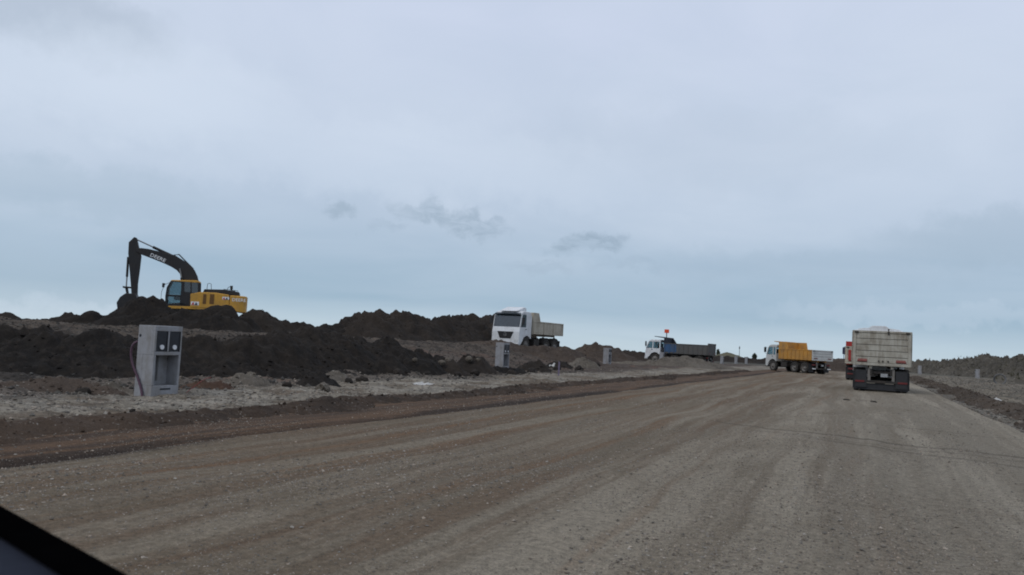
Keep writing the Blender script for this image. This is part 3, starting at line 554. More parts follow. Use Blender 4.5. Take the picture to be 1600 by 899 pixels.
def truck(name, label, loc, rz, o):
    T = empty(name, loc, rz); tag(T, label, 'truck', 'tipper trucks on the site')
    wb = o['wb']; cabL = o.get('cabL', 2.0); cx0 = wb+o.get('cab_off', -0.75); cm = MATS[o['cab']]; bm = MATS[o['box']]; hw = 1.23
    top = o.get('roof', 2.9); belt = o.get('belt', 1.72); x0, x1 = o['bx']; bz0, bz1 = o['bz']; cf = cx0+cabL; lower = .62
    # chassis
    m = MB()
    for s in (-1, 1): m.box(-1.7 if not o.get('tail') else o['tail'], cf-.35, s*.43-.05, s*.43+.05, .78, 1.04)
    for xx in (-1.4, -.3, 1.0, 2.1, wb-.6): m.box(xx, xx+.12, -.38, .38, .82, 1.0)
    m.tube([(-.68, -.95, .52), (-.68, .95, .52)], .11, 10); m.tube([(.68, -.95, .52), (.68, .95, .52)], .11, 10); m.tube([(wb, -.95, .52), (wb, .95, .52)], .08, 8)
    m.tube([(-.68, 0, .55), (2.6, 0, .8)], .06, 8)
    m.lathe_y([(.001, -.22), (.22, -.2), (.24, 0), (.22, .2), (.001, .22)], (-.68, 0, .52), 14).lathe_y([(.001, -.22), (.22, -.2), (.24, 0), (.22, .2), (.001, .22)], (.68, 0, .52), 14)
    m.box(cx0+.2, cf-.3, -.45, .45, .6, 1.1)
    m.build('chassis', MATS['chassis'], T)
    for s in (-1, 1):
        wheel(T, wb, s*1.03, .52, .30, s); wheel(T, .68, s*.93, .52, .27, s, True); wheel(T, -.68, s*.93, .52, .27, s, True)
        for xx in (.68, -.68):
            g = MB()
            arc = [(xx+math.cos(t)*.62, .52+math.sin(t)*.60) for t in np.linspace(R(15), R(165), 9)]; arc += [(xx+math.cos(t)*.59, .52+math.sin(t)*.57) for t in np.linspace(R(165), R(15), 9)]
            n_ = len(arc); y0_, y1_ = (.66, 1.22) if s > 0 else (-1.22, -.66)
            for i in range(8):
                g.prism([arc[i], arc[i+1], arc[n_-2-i], arc[n_-1-i]], y0_, y1_)
            g.build('mudguard', MATS['chassis'], T)
        f = MB().box(-1.36, -1.33, s*.93-.30, s*.93+.30, .14, .95).build('mud_flap', MATS['black_plastic'], T)
    MB().tube([(1.75, -.93, .68), (2.85, -.93, .68)], .27, 16).build('fuel_tank', MATS['bare_steel'], T)
    MB().box(1.75, 2.55, .72, 1.15, .48, .96).build('battery_box', MATS['chassis'], T, .03)
    # cab: lower body with wheel arch, then pillars, roof and panes
    arch = [(wb+math.cos(t)*.66, .52+math.sin(t)*.66) for t in np.linspace(R(172), R(22), 10)]
    arch = [(min(max(a, cx0+.02), cf-.05), max(b, lower)) for a, b in arch]
    prof = [(cx0, lower+.35), (cx0, belt)]+[(cf-.06, belt), (cf+.02, belt-.35), (cf+.03, lower+.05), (cf, lower-.15), (cf-.22, lower-.15)]
    low = [(a, b) for a, b in arch if a > cx0+.05][::-1]
    m = MB().prism(prof+low+[(cx0+.05, lower+.35)], -hw, hw)
    cab = m.build('cab', cm, T, .035, 3)
    slant = o.get('slant', .22); ft = cf-.06-slant; zr = top-.28
    m = MB().prism([(cx0, zr), (cx0, top-.05), (cx0+.25, top), (ft-.35, top), (ft+.02, top-.14), (ft+.03, zr)], -hw+.05, hw-.05)
    roof = m.build('cab_roof', cm, cab, .11, 4)
    bp = cx0+cabL*o.get('bpillar', .42)
    for s in (-1, 1):
        a, b = s*(hw-.06), s*(hw-.0); a, b = min(a, b), max(a, b)
        for pf_ in ([(cf-.16, belt-.02), (cf-.05, belt-.02), (ft+.03, zr+.02), (ft-.09, zr+.02)], [(bp-.06, belt-.02), (bp+.06, belt-.02), (bp+.05, zr+.02), (bp-.05, zr+.02)]):
            MB().prism(pf_, a, b).build('cab_pillar', cm, cab, .015)
        MB().prism([(cx0, belt-.02), (bp if not o.get('rear_win') else cx0+.12, belt-.02), (bp if not o.get('rear_win') else cx0+.12, zr+.02), (cx0, zr+.02)], a, b).build('cab_pillar', cm, cab, .015)
    MB().box(cx0+.002, cx0+.05, -hw+.061, hw-.061, belt-.02, zr+.02 if not o.get('see') else belt+.15).build('cab_rear_wall', cm, cab, .015)
    m = MB().quad([(cf-.075, -hw+.07, belt), (cf-.075, hw-.07, belt), (ft, hw-.07, zr), (ft, -hw+.07, zr)], .012)
    m.build('windscreen', MATS[o.get('wsglass', 'glass')], cab)
    for s in (-1, 1):
        y = s*(hw-.03)
        MB().prism([(bp+.06, belt), (cf-.16, belt), (ft-.09, zr), (bp+.05, zr)], y-.006, y+.006).build('side_window', MATS['glass'], cab)
        if o.get('rear_win'): MB().prism([(cx0+.12, belt), (bp-.06, belt), (bp-.05, zr), (cx0+.12, zr)], y-.006, y+.006).build('side_window', MATS['glass'], cab)
        yo = s*(hw+.006); y0_, y1_ = min(yo, yo-s*.02), max(yo, yo-s*.02)
        dr = MB().prism([(bp-.05, belt-.03), (cf-.18, belt-.03), (cf-.14, belt-.5), (min(wb+.62, cf-.2), 1.2), (bp-.05, 1.2)], y0_, y1_).build('door', cm, cab, .008)
        MB().box(bp+.02, bp+.18, min(yo, yo+s*.035), max(yo, yo+s*.035), belt-.16, belt-.11).build('handle', MATS['black_plastic'], cab)
        mo = o.get('mirror_out', .22)
        mi = MB().box(cf-.18, cf-.08, s*(hw+mo)-.11, s*(hw+mo)+.11, belt+.22, belt+.72).tube([(cf-.12, s*(hw-.05), zr-.05), (cf-.10, s*(hw+mo), belt+.78), (cf-.10, s*(hw+mo), belt+.15), (cf-.10, s*(hw-.02), belt+.02)], .016, 6)
        mi.build('mirror', MATS['black_plastic'], cab, .01)
        MB().box(cf-.02, cf+.05, min(s*.82, s*1.16), max(s*.82, s*1.16), lower+.02, lower+.24).build('headlight', MATS['lamp_clear'], cab, .03)
        MB().box(wb+.5, wb+.85, min(s*(hw-.25), s*(hw-.02)), max(s*(hw-.25), s*(hw-.02)), .42, .47).build('step', MATS['chassis'], cab)
    MB().box(cf-.25, cf+.10, -hw+.02, hw-.02, lower-.22, lower+.0).build('bumper', MATS[o.get('bumper', o['cab'])], cab, .05, 3)
    MB().prismx([(-.72, 1.42), (.72, 1.42), (.48, lower+.30), (-.48, lower+.30)], cf+.0, cf+.055).build('grille', MATS['black_plastic'], cab, .02)
    for i in range(4):
        zz = lower+.40+i*.13; hwg = .50+.21*(zz-lower-.3)/.5
        MB().box(cf+.05, cf+.07, -hwg, hwg, zz, zz+.03).build('grille_bar', MATS['chassis'], cab)
    if o.get('intake'): MB().prismx([(-.55, lower+.02), (.55, lower+.02), (.42, lower-.2), (-.42, lower-.2)], cf+.09, cf+.108).build('lower_grille', MATS['black_plastic'], cab, .01)
    if o.get('emblem'):
        m = MB(); pts = [(cf+.075, math.cos(t)*.13, 1.22+math.sin(t)*.13) for t in np.linspace(0, 2*math.pi, 20)]; m.tube(pts, .014, 5, False)
        for i in range(3):
            t = math.pi/2+i*2*math.pi/3; m.tube([(cf+.075, 0, 1.22), (cf+.075, math.cos(t)*.13, 1.22+math.sin(t)*.13)], .013, 5)
        m.build('emblem', MATS['bare_steel'], cab)
    if o.get('visor'): MB().prism([(ft-.02, top-.12), (ft+.25, top-.22), (ft+.24, top-.30), (ft+.02, top-.26)], -hw+.12, hw-.12).build('sun_visor', MATS['dark_glass'], cab, .01)
    MB().box(cf+.10, cf+.115, -.26, .26, lower-.16, lower-.05).build('number_plate', MATS['plate'], cab)
    for s in (-.5, .5):
        MB().box(cx0+.5, cx0+.95, s-.24, s+.24, 1.2, 1.62).box(cx0+.42, cx0+.56, s-.24, s+.24, 1.5, 2.2).build('seat', MATS['interior'], cab, .05)
    MB().box(cf-.5, cf-.12, -hw+.08, hw-.08, belt-.2, belt+.06).build('dashboard', MATS['interior'], cab, .04)
    if o.get('deflector'):
        hd, wd_ = .34, .8
        if o['deflector'] == 'low': MB().prismx([(-1.12, top-.06), (-1.0, top+.05), (-.75, top+.09), (-.5, top+.11), (-.40, top+.19), (-.3, top+.23), (.3, top+.23), (.40, top+.19), (.5, top+.11), (.75, top+.09), (1.0, top+.05), (1.12, top-.06)], cx0+.15, cx0+1.2).build('roof_deflector', cm, cab, .03, 3)
        else: MB().prism([(cx0+.1, top-.02), (cx0+.15, top+hd*.85), (cx0+.45, top+hd), (cx0+1.2, top+hd*.3), (cx0+1.5, top-.02)], -wd_, wd_).build('roof_deflector', cm, cab, .10, 4)
    if o.get('lamps'):
        for yy in (-.8, -.3, .3, .8): MB().box(ft-.25, ft-.15, yy-.06, yy+.06, top, top+.06).build('roof_lamp', MATS['amber'], cab, .015)
    MB().tube([(cx0-.12, -.95, .9), (cx0-.12, -.95, top-.1)], .06, 10).build('exhaust_pipe', MATS['chassis'], T)
    # tipping body
    L = x1-x0; th = .06
    box = MB().box(x0, x1, -1.25, 1.25, bz0, bz0+.12)
    for s in (-1, 1):
        a, b = (1.25-th, 1.25) if s > 0 else (-1.25, -1.25+th); box.box(x0, x1, a, b, bz0+.121, bz1-.08)
        box.box(x0-.01, x1, min(s*1.17, s*1.29), max(s*1.17, s*1.29), bz1-.08, bz1)
        box.box(x0, x1, min(s*.40, s*.52), max(s*.40, s*.52), bz0-.14, bz0)
    B = box.build('tipping_body', bm, T, .012)
    nr = o.get('ribs', 6)
    for s in (-1, 1):
        for i in range(nr+1):
            xx = x0+.06+(L-.12)*i/nr; a, b = min(s*1.25, s*1.30), max(s*1.25, s*1.30)
            MB().box(xx-.05, xx+.05, a, b, bz0+.02, bz1-.085).build('rib', MATS['blue_box'] if xx > o.get('blue_ribs', 99) else bm, B, .01)
    hb = o.get('head', bz1+.35)
    MB().box(x1, x1+.07, -1.25, 1.25, bz0-.02, hb).build('headboard', MATS[o.get('headmat', o['box'])], B, .012)
    if o.get('gusset'):
        for s in (-1, 1):
            a, b = (1.19, 1.25) if s > 0 else (-1.25, -1.19)
            MB().prism([(x1, bz1), (x1, hb), (x1-o['gusset']*o.get('wing_top', .72), hb), (x1-o['gusset'], bz1)], a, b).build('side_wing', MATS[o.get('headmat', o['box'])], B, .012)
    if o.get('guard'):
        MB().prism([(x1+.07, hb-.10), (x1+.07, hb), (x1+o['guard'], hb+o.get('guard_rise', .04)), (x1+o['guard'], hb+o.get('guard_rise', .04)-.06)], -1.15, 1.15).build('cab_guard', MATS[o.get('headmat', o['box'])], B, .012)
    tm = MATS[o.get('tail_mat', o['box'])]
    tz1 = o.get('tail_top', bz1); tg = MB()
    for s in (-1, 1): tg.box(x0-.10, x0-.012, min(s*1.25, s*1.12), max(s*1.25, s*1.12), bz0, tz1)
    tg.box(x0-.10, x0-.012, -1.12, 1.12, tz1-.10, tz1).box(x0-.10, x0-.012, -1.12, 1.12, bz0, bz0+.13)
    tg = tg.build('tailgate', tm, B, .012)
    nb = o.get('boards', 4); z_ = bz0+.13; step = (tz1-.10-z_)/nb
    for i in range(nb):
        MB().box(x0-.072-.008*(i % 2), x0-.02, -1.118, 1.118, z_+i*step+.012, z_+(i+1)*step-.012).build('board', tm, B, .01)
    MB().box(x0-.045, x0-.022, -1.118, 1.118, z_, tz1-.1).build('tailgate_panel', MATS['worn_grey'], B)
    for s in (-1, 1):
        MB().tube([(x0-.13, s*1.02, tz1-.08), (x0-.13, s*1.2, tz1-.08)], .035, 8).build('hinge', MATS['chassis'], B)
        MB().box(x0-.115, x0-.10, min(s*.62, s*1.05), max(s*.62, s*1.05), bz0+.17, bz0+.24).build('reflector', MATS['lamp_red'], B)
    # rear of the chassis
    rb = x0+.12
    MB().box(rb-.08, rb, -1.15, 1.15, .42, .54).build('rear_bumper', MATS[o.get('rbump', 'chassis')], T, .01)
    for s in (-1, 1):
        MB().box(rb-.10, rb-.081, min(s*.72, s*1.12), max(s*.72, s*1.12), .44, .52).build('bumper_reflector', MATS[o.get('rrefl', 'lamp_red')], T)
        MB().box(rb-.06, rb+.04, s*.52-.06, s*.52+.06, .54, bz0-.15).build('bumper_post', MATS['rim'], T)
        tl = MB().box(rb-.05, rb+.03, min(s*.68, s*1.08), max(s*.68, s*1.08), .78, .90).build('tail_light', MATS['lamp_red'], T, .01)
    MB().box(rb-.05, rb-.03, -.28, .02, .72, .88).build('number_plate', MATS['plate'], T)
    if o.get('cross'): MB().box(rb+.0, rb+.12, -.95, .95, .86, .98).build('cross_member', MATS['chassis'], T)
    return T, B, cab

def gz(x, y, rough=True): return float(ground_z(np.array([x]), np.array([y]), rough)[0])
# white-cabbed truck driving towards the camera on the raised ground
truck('tipper_truck', 'white-cabbed tipper truck with black grille facing the road on the raised ground', (-24.05, 60.3, .78), R(-99),
      dict(wb=3.75, cab_off=-.6, bx=(-1.75, 2.85), bz=(1.35, 2.35), cab='white_paint', box='cream_light', head=3.0, gusset=1.0, roof=3.02, belt=1.8, deflector=True, visor=True, emblem=True, intake=True, ribs=3, wsglass='mid_glass', cabL=1.7))
# blue truck side-on
T, B, cab = truck('tipper_truck', 'old white-cabbed truck with blue and grey dump body and red-orange marker', (-16.75, 89.0, .0), R(180-9),
      dict(wb=4.4, bx=(-1.6, 3.3), bz=(1.15, 2.25), cab='white_paint', box='worn_grey', headmat='navy', head=2.88, guard=1.25, guard_rise=.1, gusset=.5, wing_top=.1, see=True, rear_win=True, bpillar=.5, blue_ribs=1.9, roof=2.6, belt=1.62, tail_top=2.42, ribs=9, cabL=1.75, cab_off=-.62, slant=.3, bumper='white_worn'))
MB().box(1.9, 3.28, 1.252, 1.262, 1.30, 2.16).build('blue_side_panel', MATS['blue_box'], B)
MB().box(1.9, 3.28, -1.262, -1.252, 1.30, 2.16).build('blue_side_panel', MATS['blue_box'], B)
MB().tube([(3.34, 0.6, 2.8), (3.34, .6, 3.45)], .05, 8).build('marker_post', MATS['chassis'], B)
MB().box(3.07, 3.61, .57, .62, 3.38, 3.78).box(3.28, 3.40, .55, .63, 3.31, 3.46).build('marker_board', MATS['orange_sign'], B, .02)
# yellow truck seen from behind its left rear corner
truck('tipper_truck', 'yellow-bodied tipper truck with white cab and white tailgate crossing the road', (-4.9, 83.2, -.02), R(90+46),
      dict(wb=3.7, bx=(-1.75, 2.75), bz=(1.25, 2.25), cab='white_worn', box='yellow_box', tail_mat='white_worn', head=2.95, gusset=1.25, guard=.9, roof=2.64, belt=1.62, ribs=8, see=True, rrefl='white_mark', boards=3, cabL=1.5, cab_off=-.5, slant=.25, bumper='chassis', rear_win=True, bpillar=.3, wing_top=.86))
# cream truck ahead seen square from behind
T, B, cab = truck('tipper_truck', 'cream tipper truck seen square from behind with planked tailgate', (.74, 43.7, -.01), R(90.6),
      dict(wb=4.1, bx=(-1.75, 3.0), bz=(1.24, 2.89), cab='white_paint', box='cream_paint', head=2.9, roof=3.12, mirror_out=-.02, belt=1.75, ribs=6, boards=5, deflector='low', tail_top=2.89, cross=True, cabL=2.1))
MB().box(-1.62, -1.58, -1.17, 1.17, .10, .40).build('rubber_apron', MATS['black_plastic'], T)
MB().tube([(-1.8, -.28, 2.86), (-1.8, -.28, 3.0)], .03, 8).box(-1.875, -1.852, -.32, -.24, 2.72, 2.87).build('tailgate_latch', MATS['chassis'], B)
for yy in (-.05, .12, -.28): MB().box(-1.875, -1.852, yy-.03, yy+.03, 1.42, 1.50).build('latch', MATS['chassis'], B)
for s in (-1, 1): MB().box(-1.868, -1.855, s*.82-.2, s*.82+.2, 1.455, 1.545).build('reflective_strip', MATS['strip_red'], B)
MB().box(-1.70, -1.64, .62, 1.12, .2, 1.02).build('mud_flap', MATS['black_plastic'], T); MB().box(-1.70, -1.64, -1.12, -.62, .2, 1.02).build('mud_flap', MATS['black_plastic'], T)
# truck ahead of it, mostly hidden
T, B, cab = truck('tipper_truck', 'red-topped tipper truck mostly hidden ahead of the cream tipper', (.02, 65.0, -.01), R(90.3),
      dict(wb=4.1, bx=(-1.75, 3.0), bz=(1.2, 2.45), cab='red_paint', box='cream_light', head=2.7, tail_top=2.45, roof=2.75, belt=1.75, ribs=6, boards=4))
for bb in ((-1.86, -1.702, -1.25, 1.25), (-1.70, 3.0, 1.19, 1.25), (-1.70, 3.0, -1.25, -1.19)): MB().box(*bb, 2.452, 2.80).build('top_board', MATS['red_paint'], B, .01)
for yy in (.98, -.98): MB().box(-1.885, -1.86, yy-.09, yy+.09, 1.45, 2.2).build('warning_strip', MATS['red_paint'], B)
MB().box(3.2, 3.4, 1.34, 1.56, 1.9, 2.4).tube([(3.3, 1.2, 2.5), (3.3, 1.45, 2.45), (3.3, 1.45, 1.5), (3.3, 1.2, 1.3)], .03, 6).build('mirror', MATS['decal_dark'], cab, .02)

# ------------------------------------------------------------------ excavator: local +x is where the boom points
EX = at(313, 500, 54.0); exz = 1.42
heap('soil_pad', [(EX[0]-1.6, EX[1]-1.6, 1.46), (EX[0], EX[1], 1.46), (EX[0]+1.6, EX[1]+1.6, 1.46)], 24, 'topsoil', 'black soil platform under the excavator tracks', 'soil heap', 0.2, .03, .03, k=50, rnd=2.2)
# the boom side faces the camera: forward points to the left of the view ray
los = math.atan2(EX[1], EX[0]); E = empty('excavator', (EX[0], EX[1], exz), los+R(90)-R(4)); tag(E, 'yellow excavator with black boom digging on the dark soil heaps', 'excavator')
def Q(cx, cy):                     # side elevation in metres
    dx, dy = cx-860, cy-790; a = R(3.08); xr = dx*math.cos(a)+dy*math.sin(a); dn = -dx*math.sin(a)+dy*math.cos(a)
    return (-xr/160.0, 1.08-dn/160.0)
for s in (-1, 1):                  # tracks
    path = [(2.0-.42, .05)]; cpts = [(1.55, .45), (-1.55, .45)]; pr = []
    for t in np.linspace(R(-90), R(90), 9): pr.append((1.55+math.cos(t)*.42, .45+math.sin(t)*.42))
    for t in np.linspace(R(90), R(270), 9): pr.append((-1.55+math.cos(t)*.42, .45+math.sin(t)*.42))
    tr = MB().prism(pr, s*1.2-.26, s*1.2+.26).build('track', MATS['chassis'], E)
    sh = MB()
    tot = []; pp = pr+[pr[0]]
    for a, b in zip(pp[:-1], pp[1:]):
        Ls = math.hypot(b[0]-a[0], b[1]-a[1]); nn = max(1, round(Ls/.19))
        for i in range(nn):
            t = (i+.5)/nn; cxx, czz = a[0]+(b[0]-a[0])*t, a[1]+(b[1]-a[1])*t; ux, uz = (b[0]-a[0])/Ls, (b[1]-a[1])/Ls; nx, nz = uz, -ux
            sh.prism([(cxx-ux*.07, czz-uz*.07), (cxx+ux*.07, czz+uz*.07), (cxx+ux*.07+nx*.045, czz+uz*.07+nz*.045), (cxx-ux*.07+nx*.045, czz-uz*.07+nz*.045)], s*1.2-.30, s*1.2+.30)
    sh.build('track_shoes', MATS['chassis'], tr)['kind'] = 'stuff'
    for xx in (-1.55, 1.55): MB().lathe_y([(.001, -.28), (.3, -.28), (.3, .28), (.001, .28)], (xx, s*1.2, .45), 18).build('track_wheel', MATS['chassis'], tr)
MB().box(-1.0, 1.0, -.95, .95, .5, .9).tube([(0, 0, .85), (0, 0, 1.1)], .62, 24).build('undercarriage', MATS['chassis'], E)
# upper structure
P_ = lambda *pts: [Q(*p) for p in pts]
MB().prism(P_((560, 770), (560, 800), (1100, 815), (1180, 822), (1180, 770)), -1.25, 1.25).build('deck', MATS['machine_yellow'], E, .03)
side = P_((772, 655), (772, 790), (1010, 795), (1130, 800), (1130, 660), (1010, 642), (862, 636))
MB().prism(side, .35, 1.27).build('engine_housing', MATS['machine_yellow'], E, .04, 3); MB().prism(side, -1.27, -.35).build('engine_housing', MATS['machine_yellow'], E, .04, 3)
MB().prism(P_((830, 660), (860, 640), (1130, 662), (1130, 800), (830, 790)), -.35, .35).build('boom_bay', MATS['boom_black'], E)
cw = MB(); prof = P_((1132, 662), (1132, 806), (1180, 826), (1262, 834))
# counterweight: rounded tail in plan
zt0, zt1 = Q(1200, 668)[1], Q(1200, 826)[1]; xa, xb = Q(1132, 740)[0], Q(1296, 740)[0]
ring = [(xa, -1.27)]+[(xb+.42*(1-math.cos(t))**1.0+.0, 0) for t in []]
plan = [(xa, 1.27), (xb+.45, 1.27), (xb+.22, 1.18), (xb+.08, .95), (xb, .5), (xb, -.5), (xb+.08, -.95), (xb+.22, -1.18), (xb+.45, -1.27), (xa, -1.27)]
zb = zt1-.05; n_ = len(plan)
cw.add([(x, y, zb+(.12 if x > xb+.5 else 0)) for x, y in plan]+[(x, y, zt0-.0) for x, y in plan], [tuple(range(n_)), tuple(range(2*n_-1, n_-1, -1))]+[(i, i+n_, (i+1) % n_+n_, (i+1) % n_) for i in range(n_)])
CWT = cw.build('counterweight', MATS['machine_yellow'], E, .06, 3)
MB().prism(P_((895, 605), (880, 640), (1225, 668), (1222, 630), (1080, 606)), -.95, .95).build('engine_hood', MATS['boom_black'], E, .04, 3)
MB().box(Q(1215, 0)[0], Q(1130, 0)[0], -.7, .7, Q(1170, 640)[1], Q(1170, 622)[1]+.05).build('hood_cover', MATS['boom_black'], E, .03)
for a, b in ((888, 918), (950, 990)):
    xa_, xb_ = Q(b, 700)[0], Q(a, 700)[0]; g = MB().box(xa_, xb_, 1.262, 1.282, Q(a, 752)[1], Q(a, 655)[1]).build('grille_panel', MATS['grille_brown'], E)
    for i in range(6):
        zz = Q(a, 752)[1]+.06+i*.09; MB().box(xa_+.01, xb_-.01, 1.282, 1.292, zz, zz+.035).build('louvre', MATS['grille_brown'], g)
def decal(c, wd, ht, y):           # small white sticker with a red and a dark triangle
    x, z = c; p = MB().box(x-wd/2, x+wd/2, y, y+.006, z-ht/2, z+ht/2).build('sticker', MATS['white_mark'], E)
    MB().prism([(x+wd*.05, z-ht*.42), (x+wd*.42, z-ht*.42), (x+wd*.22, z+ht*.4)], y+.006, y+.012).build('sticker_mark', MATS['decal_red'], p)
    MB().prism([(x-wd*.35, z-ht*.42), (x+wd*.03, z-ht*.42), (x-wd*.16, z+ht*.4)], y+.006, y+.012).build('sticker_mark', MATS['decal_dark'], p)
decal(Q(815, 748), .46, .22, 1.272); decal(Q(1098, 695), .40, .17, 1.272)
t_ = Q(1222, 712); text('lettering', 'DEERE', .27, MATS['white_mark'], E, (t_[0], 1.279, t_[1]), (R(90), 0, R(180)), .004, 1.08)
# cab on the left side
cz0 = Q(650, 775)[1]; CB = MB().prism(P_((548, 755), (545, 778), (772, 782), (772, 770), (700, 740)), .28, 1.25).build('cab', MATS['boom_black'], E, .03)
MB().prism(P_((598, 522), (590, 534), (858, 548), (858, 534), (830, 522)), .30, 1.23).build('cab_roof', MATS['machine_yellow'], CB, .03)
class FR:
    def prism(s, *a): MB().prism(*a).build('cab_pillar', MATS['boom_black'], CB, .01)
fr = FR()
for y0_, y1_ in ((.28, .36), (1.17, 1.25)):
    fr.prism(P_((590, 532), (606, 532), (572, 600), (560, 680), (560, 760), (545, 760), (545, 680), (556, 595)), y0_, y1_)
    fr.prism(P_((690, 536), (716, 538), (716, 770), (676, 770), (684, 640)), y0_, y1_)
    fr.prism(P_((838, 545), (858, 546), (858, 650), (838, 650)), y0_, y1_); fr.prism(P_((770, 540), (782, 540), (782, 650), (770, 650)), y0_, y1_)
    fr.prism(P_((556, 664), (690, 668), (690, 684), (556, 680)), y0_, y1_)
fr.prism(P_((716, 640), (858, 646), (858, 662), (772, 780), (716, 770)), .28, 1.25)
for y_ in (.31, 1.21):
    MB().prism(P_((606, 534), (690, 537), (686, 664), (562, 662), (574, 600)), y_-.006, y_+.006).build('side_window', MATS['glass'], CB)
    MB().prism(P_((562, 682), (684, 686), (678, 756), (562, 756)), y_-.006, y_+.006).build('side_window', MATS['glass'], CB)
    MB().prism(P_((716, 539), (770, 541), (770, 640), (716, 638)), y_-.006, y_+.006).build('side_window', MATS['dark_glass'], CB)
    MB().prism(P_((782, 542), (838, 545), (838, 646), (782, 642)), y_-.006, y_+.006).build('side_window', MATS['dark_glass'], CB)
a, b, c = Q(600, 534), Q(558, 598), Q(550, 680)
MB().quad([(b[0], .36, b[1]), (b[0], 1.17, b[1]), (a[0], 1.17, a[1]), (a[0], .36, a[1])], .01).build('windscreen', MATS['glass'], CB)
MB().quad([(c[0], .36, c[1]), (c[0], 1.17, c[1]), (b[0], 1.17, b[1]), (b[0], .36, b[1])], .01).build('windscreen', MATS['glass'], CB)
sx, sz = Q(665, 700); MB().box(sx-.25, sx+.3, .5, 1.02, sz-.1, sz+.12).box(sx-.4, sx-.22, .5, 1.02, sz, sz+.75).build('seat', MATS['interior'], CB, .06)
a = Q(528, 575); MB().box(a[0]-.07, a[0]+.07, 1.3, 1.36, a[1]-.14, a[1]+.12).tube([(a[0], 1.33, a[1]), (Q(590, 545)[0], 1.2, Q(590, 545)[1])], .015, 6).build('mirror', MATS['black_plastic'], CB, .01)
MB().tube([(*Q(545, 560)[:1], 1.3, Q(545, 560)[1]), (Q(512, 640)[0], 1.3, Q(512, 640)[1]), (Q(508, 720)[0], 1.3, Q(508, 720)[1]), (Q(545, 775)[0], 1.25, Q(545, 775)[1])], .014, 6).build('grab_rail', MATS['chassis'], CB)
# boom: bent box girder
up = P_((255, 208), (300, 205), (365, 212), (480, 238), (590, 268), (660, 300), (735, 348), (790, 410), (818, 470), (840, 560), (852, 640))
lo = P_((250, 240), (300, 268), (400, 305), (500, 346), (570, 380), (625, 415), (668, 466), (695, 515), (715, 570), (735, 650))
bo = MB(); pf = up+lo[::-1]
BOOM = bo.prism(pf, -.21, .21).build('boom', MATS['boom_black'], E, .02)
ang = math.atan2(Q(505, 322)[1]-Q(400, 278)[1], Q(400, 278)[0]-Q(505, 322)[0])
c_ = Q(452, 298); lt = text('lettering', 'DEERE', .30, MATS['white_mark'], E, (c_[0], .217, c_[1]), (0, 0, 0), .004, 1.12)
lt.rotation_euler = (Matrix.Rotation(math.pi, 3, 'Z') @ Matrix.Rotation(math.pi/2, 3, 'X') @ Matrix.Rotation(ang, 3, 'Z')).to_euler()
def ram(p0, p1, frac, r1, r2, y, par, name='hydraulic_ram'):
    a, b = Q(*p0), Q(*p1); mx = (a[0]+(b[0]-a[0])*frac, a[1]+(b[1]-a[1])*frac)
    o_ = MB().tube([(a[0], y, a[1]), (mx[0], y, mx[1])], r1, 12).build(name, MATS['boom_black'], par)
    MB().tube([(mx[0], y, mx[1]), (b[0], y, b[1])], r2, 10).build('rod', MATS['bare_steel'], o_); return o_
ram((590, 278), (252, 120), .56, .085, .042, 0, E)
MB().prism(P_((560, 262), (600, 262), (660, 300), (600, 290)), -.12, .12).build('ram_bracket', MATS['boom_black'], BOOM)
for s in (-.33, .33): ram((720, 720), (655, 400), .72, .075, .045, s, E)
for y_, h_ in ((.1, .05), (-.1, .1)): MB().tube([(Q(600, 262)[0], y_, Q(600, 262)[1]), (Q(640, 268)[0], y_, Q(640, 268)[1]+h_), (Q(690, 320)[0], y_, Q(690, 320)[1]+h_), (Q(780, 398)[0], y_, Q(780, 398)[1]+.02)], .022, 6).build('hydraulic_hose', MATS['black_plastic'], BOOM)
# stick, bucket ram, linkage, bucket
ST = MB().prism(P_((232, 98), (254, 106), (272, 185), (297, 285), (288, 400), (272, 560), (272, 668), (222, 672), (214, 580), (196, 400), (182, 260), (184, 152)), -.17, .17).build('stick', MATS['boom_black'], E, .02)
ram((180, 295), (170, 590), .66, .07, .04, 0, E)
for y_ in (-.2, .14): MB().prism(P_((140, 582), (215, 588), (215, 602), (145, 600)), y_, y_+.06).build('bucket_link', MATS['boom_black'], E)
for y_ in (-.12, .06): MB().prism(P_((160, 590), (182, 590), (196, 668), (176, 668)), y_, y_+.06).build('bucket_link', MATS['boom_black'], E)
bk = P_((175, 655), (262, 655), (282, 700), (300, 760), (270, 830), (215, 855), (150, 850), (108, 800), (100, 745), (130, 690))
BK = MB().prism(bk, -.55, .55).build('bucket', MATS['boom_black'], E, .04, 3)
for i in range(5):
    y_ = -.45+i*.225; a = Q(300, 770); b = Q(335, 715)
    MB().prism([(a[0]+.05, a[1]-.06), (a[0]-.05, a[1]+.08), (b[0], b[1])], y_-.05, y_+.05).build('tooth', MATS['bare_steel'], BK)
# rails, exhaust, beacon
def rail(pts, y, nm='handrail'): MB().tube([(Q(*p)[0], y, Q(*p)[1]) for p in pts], .018, 6).build(nm, MATS['chassis'], E)
rail([(918, 604), (922, 552), (940, 545), (956, 552), (958, 604)], .8); rail([(1102, 612), (1115, 580), (1138, 572)], .5); rail([(1060, 606), (1062, 590), (1200, 604), (1205, 630)], -.8)
MB().tube([(Q(1145, 625)[0], .45, Q(1145, 625)[1]), (Q(1145, 600)[0], .45, Q(1145, 600)[1])], .05, 8).tube([(Q(1145, 600)[0], .45, Q(1145, 600)[1]), (Q(1145, 564)[0], .45, Q(1145, 564)[1])], .085, 10).build('exhaust', MATS['chassis'], E)
o_ = Q(1200, 790); MB().box(xa-.2, xa-.02, -1.1, 1.1, zb-.12, zb).build('belly_plate', MATS['chassis'], E)

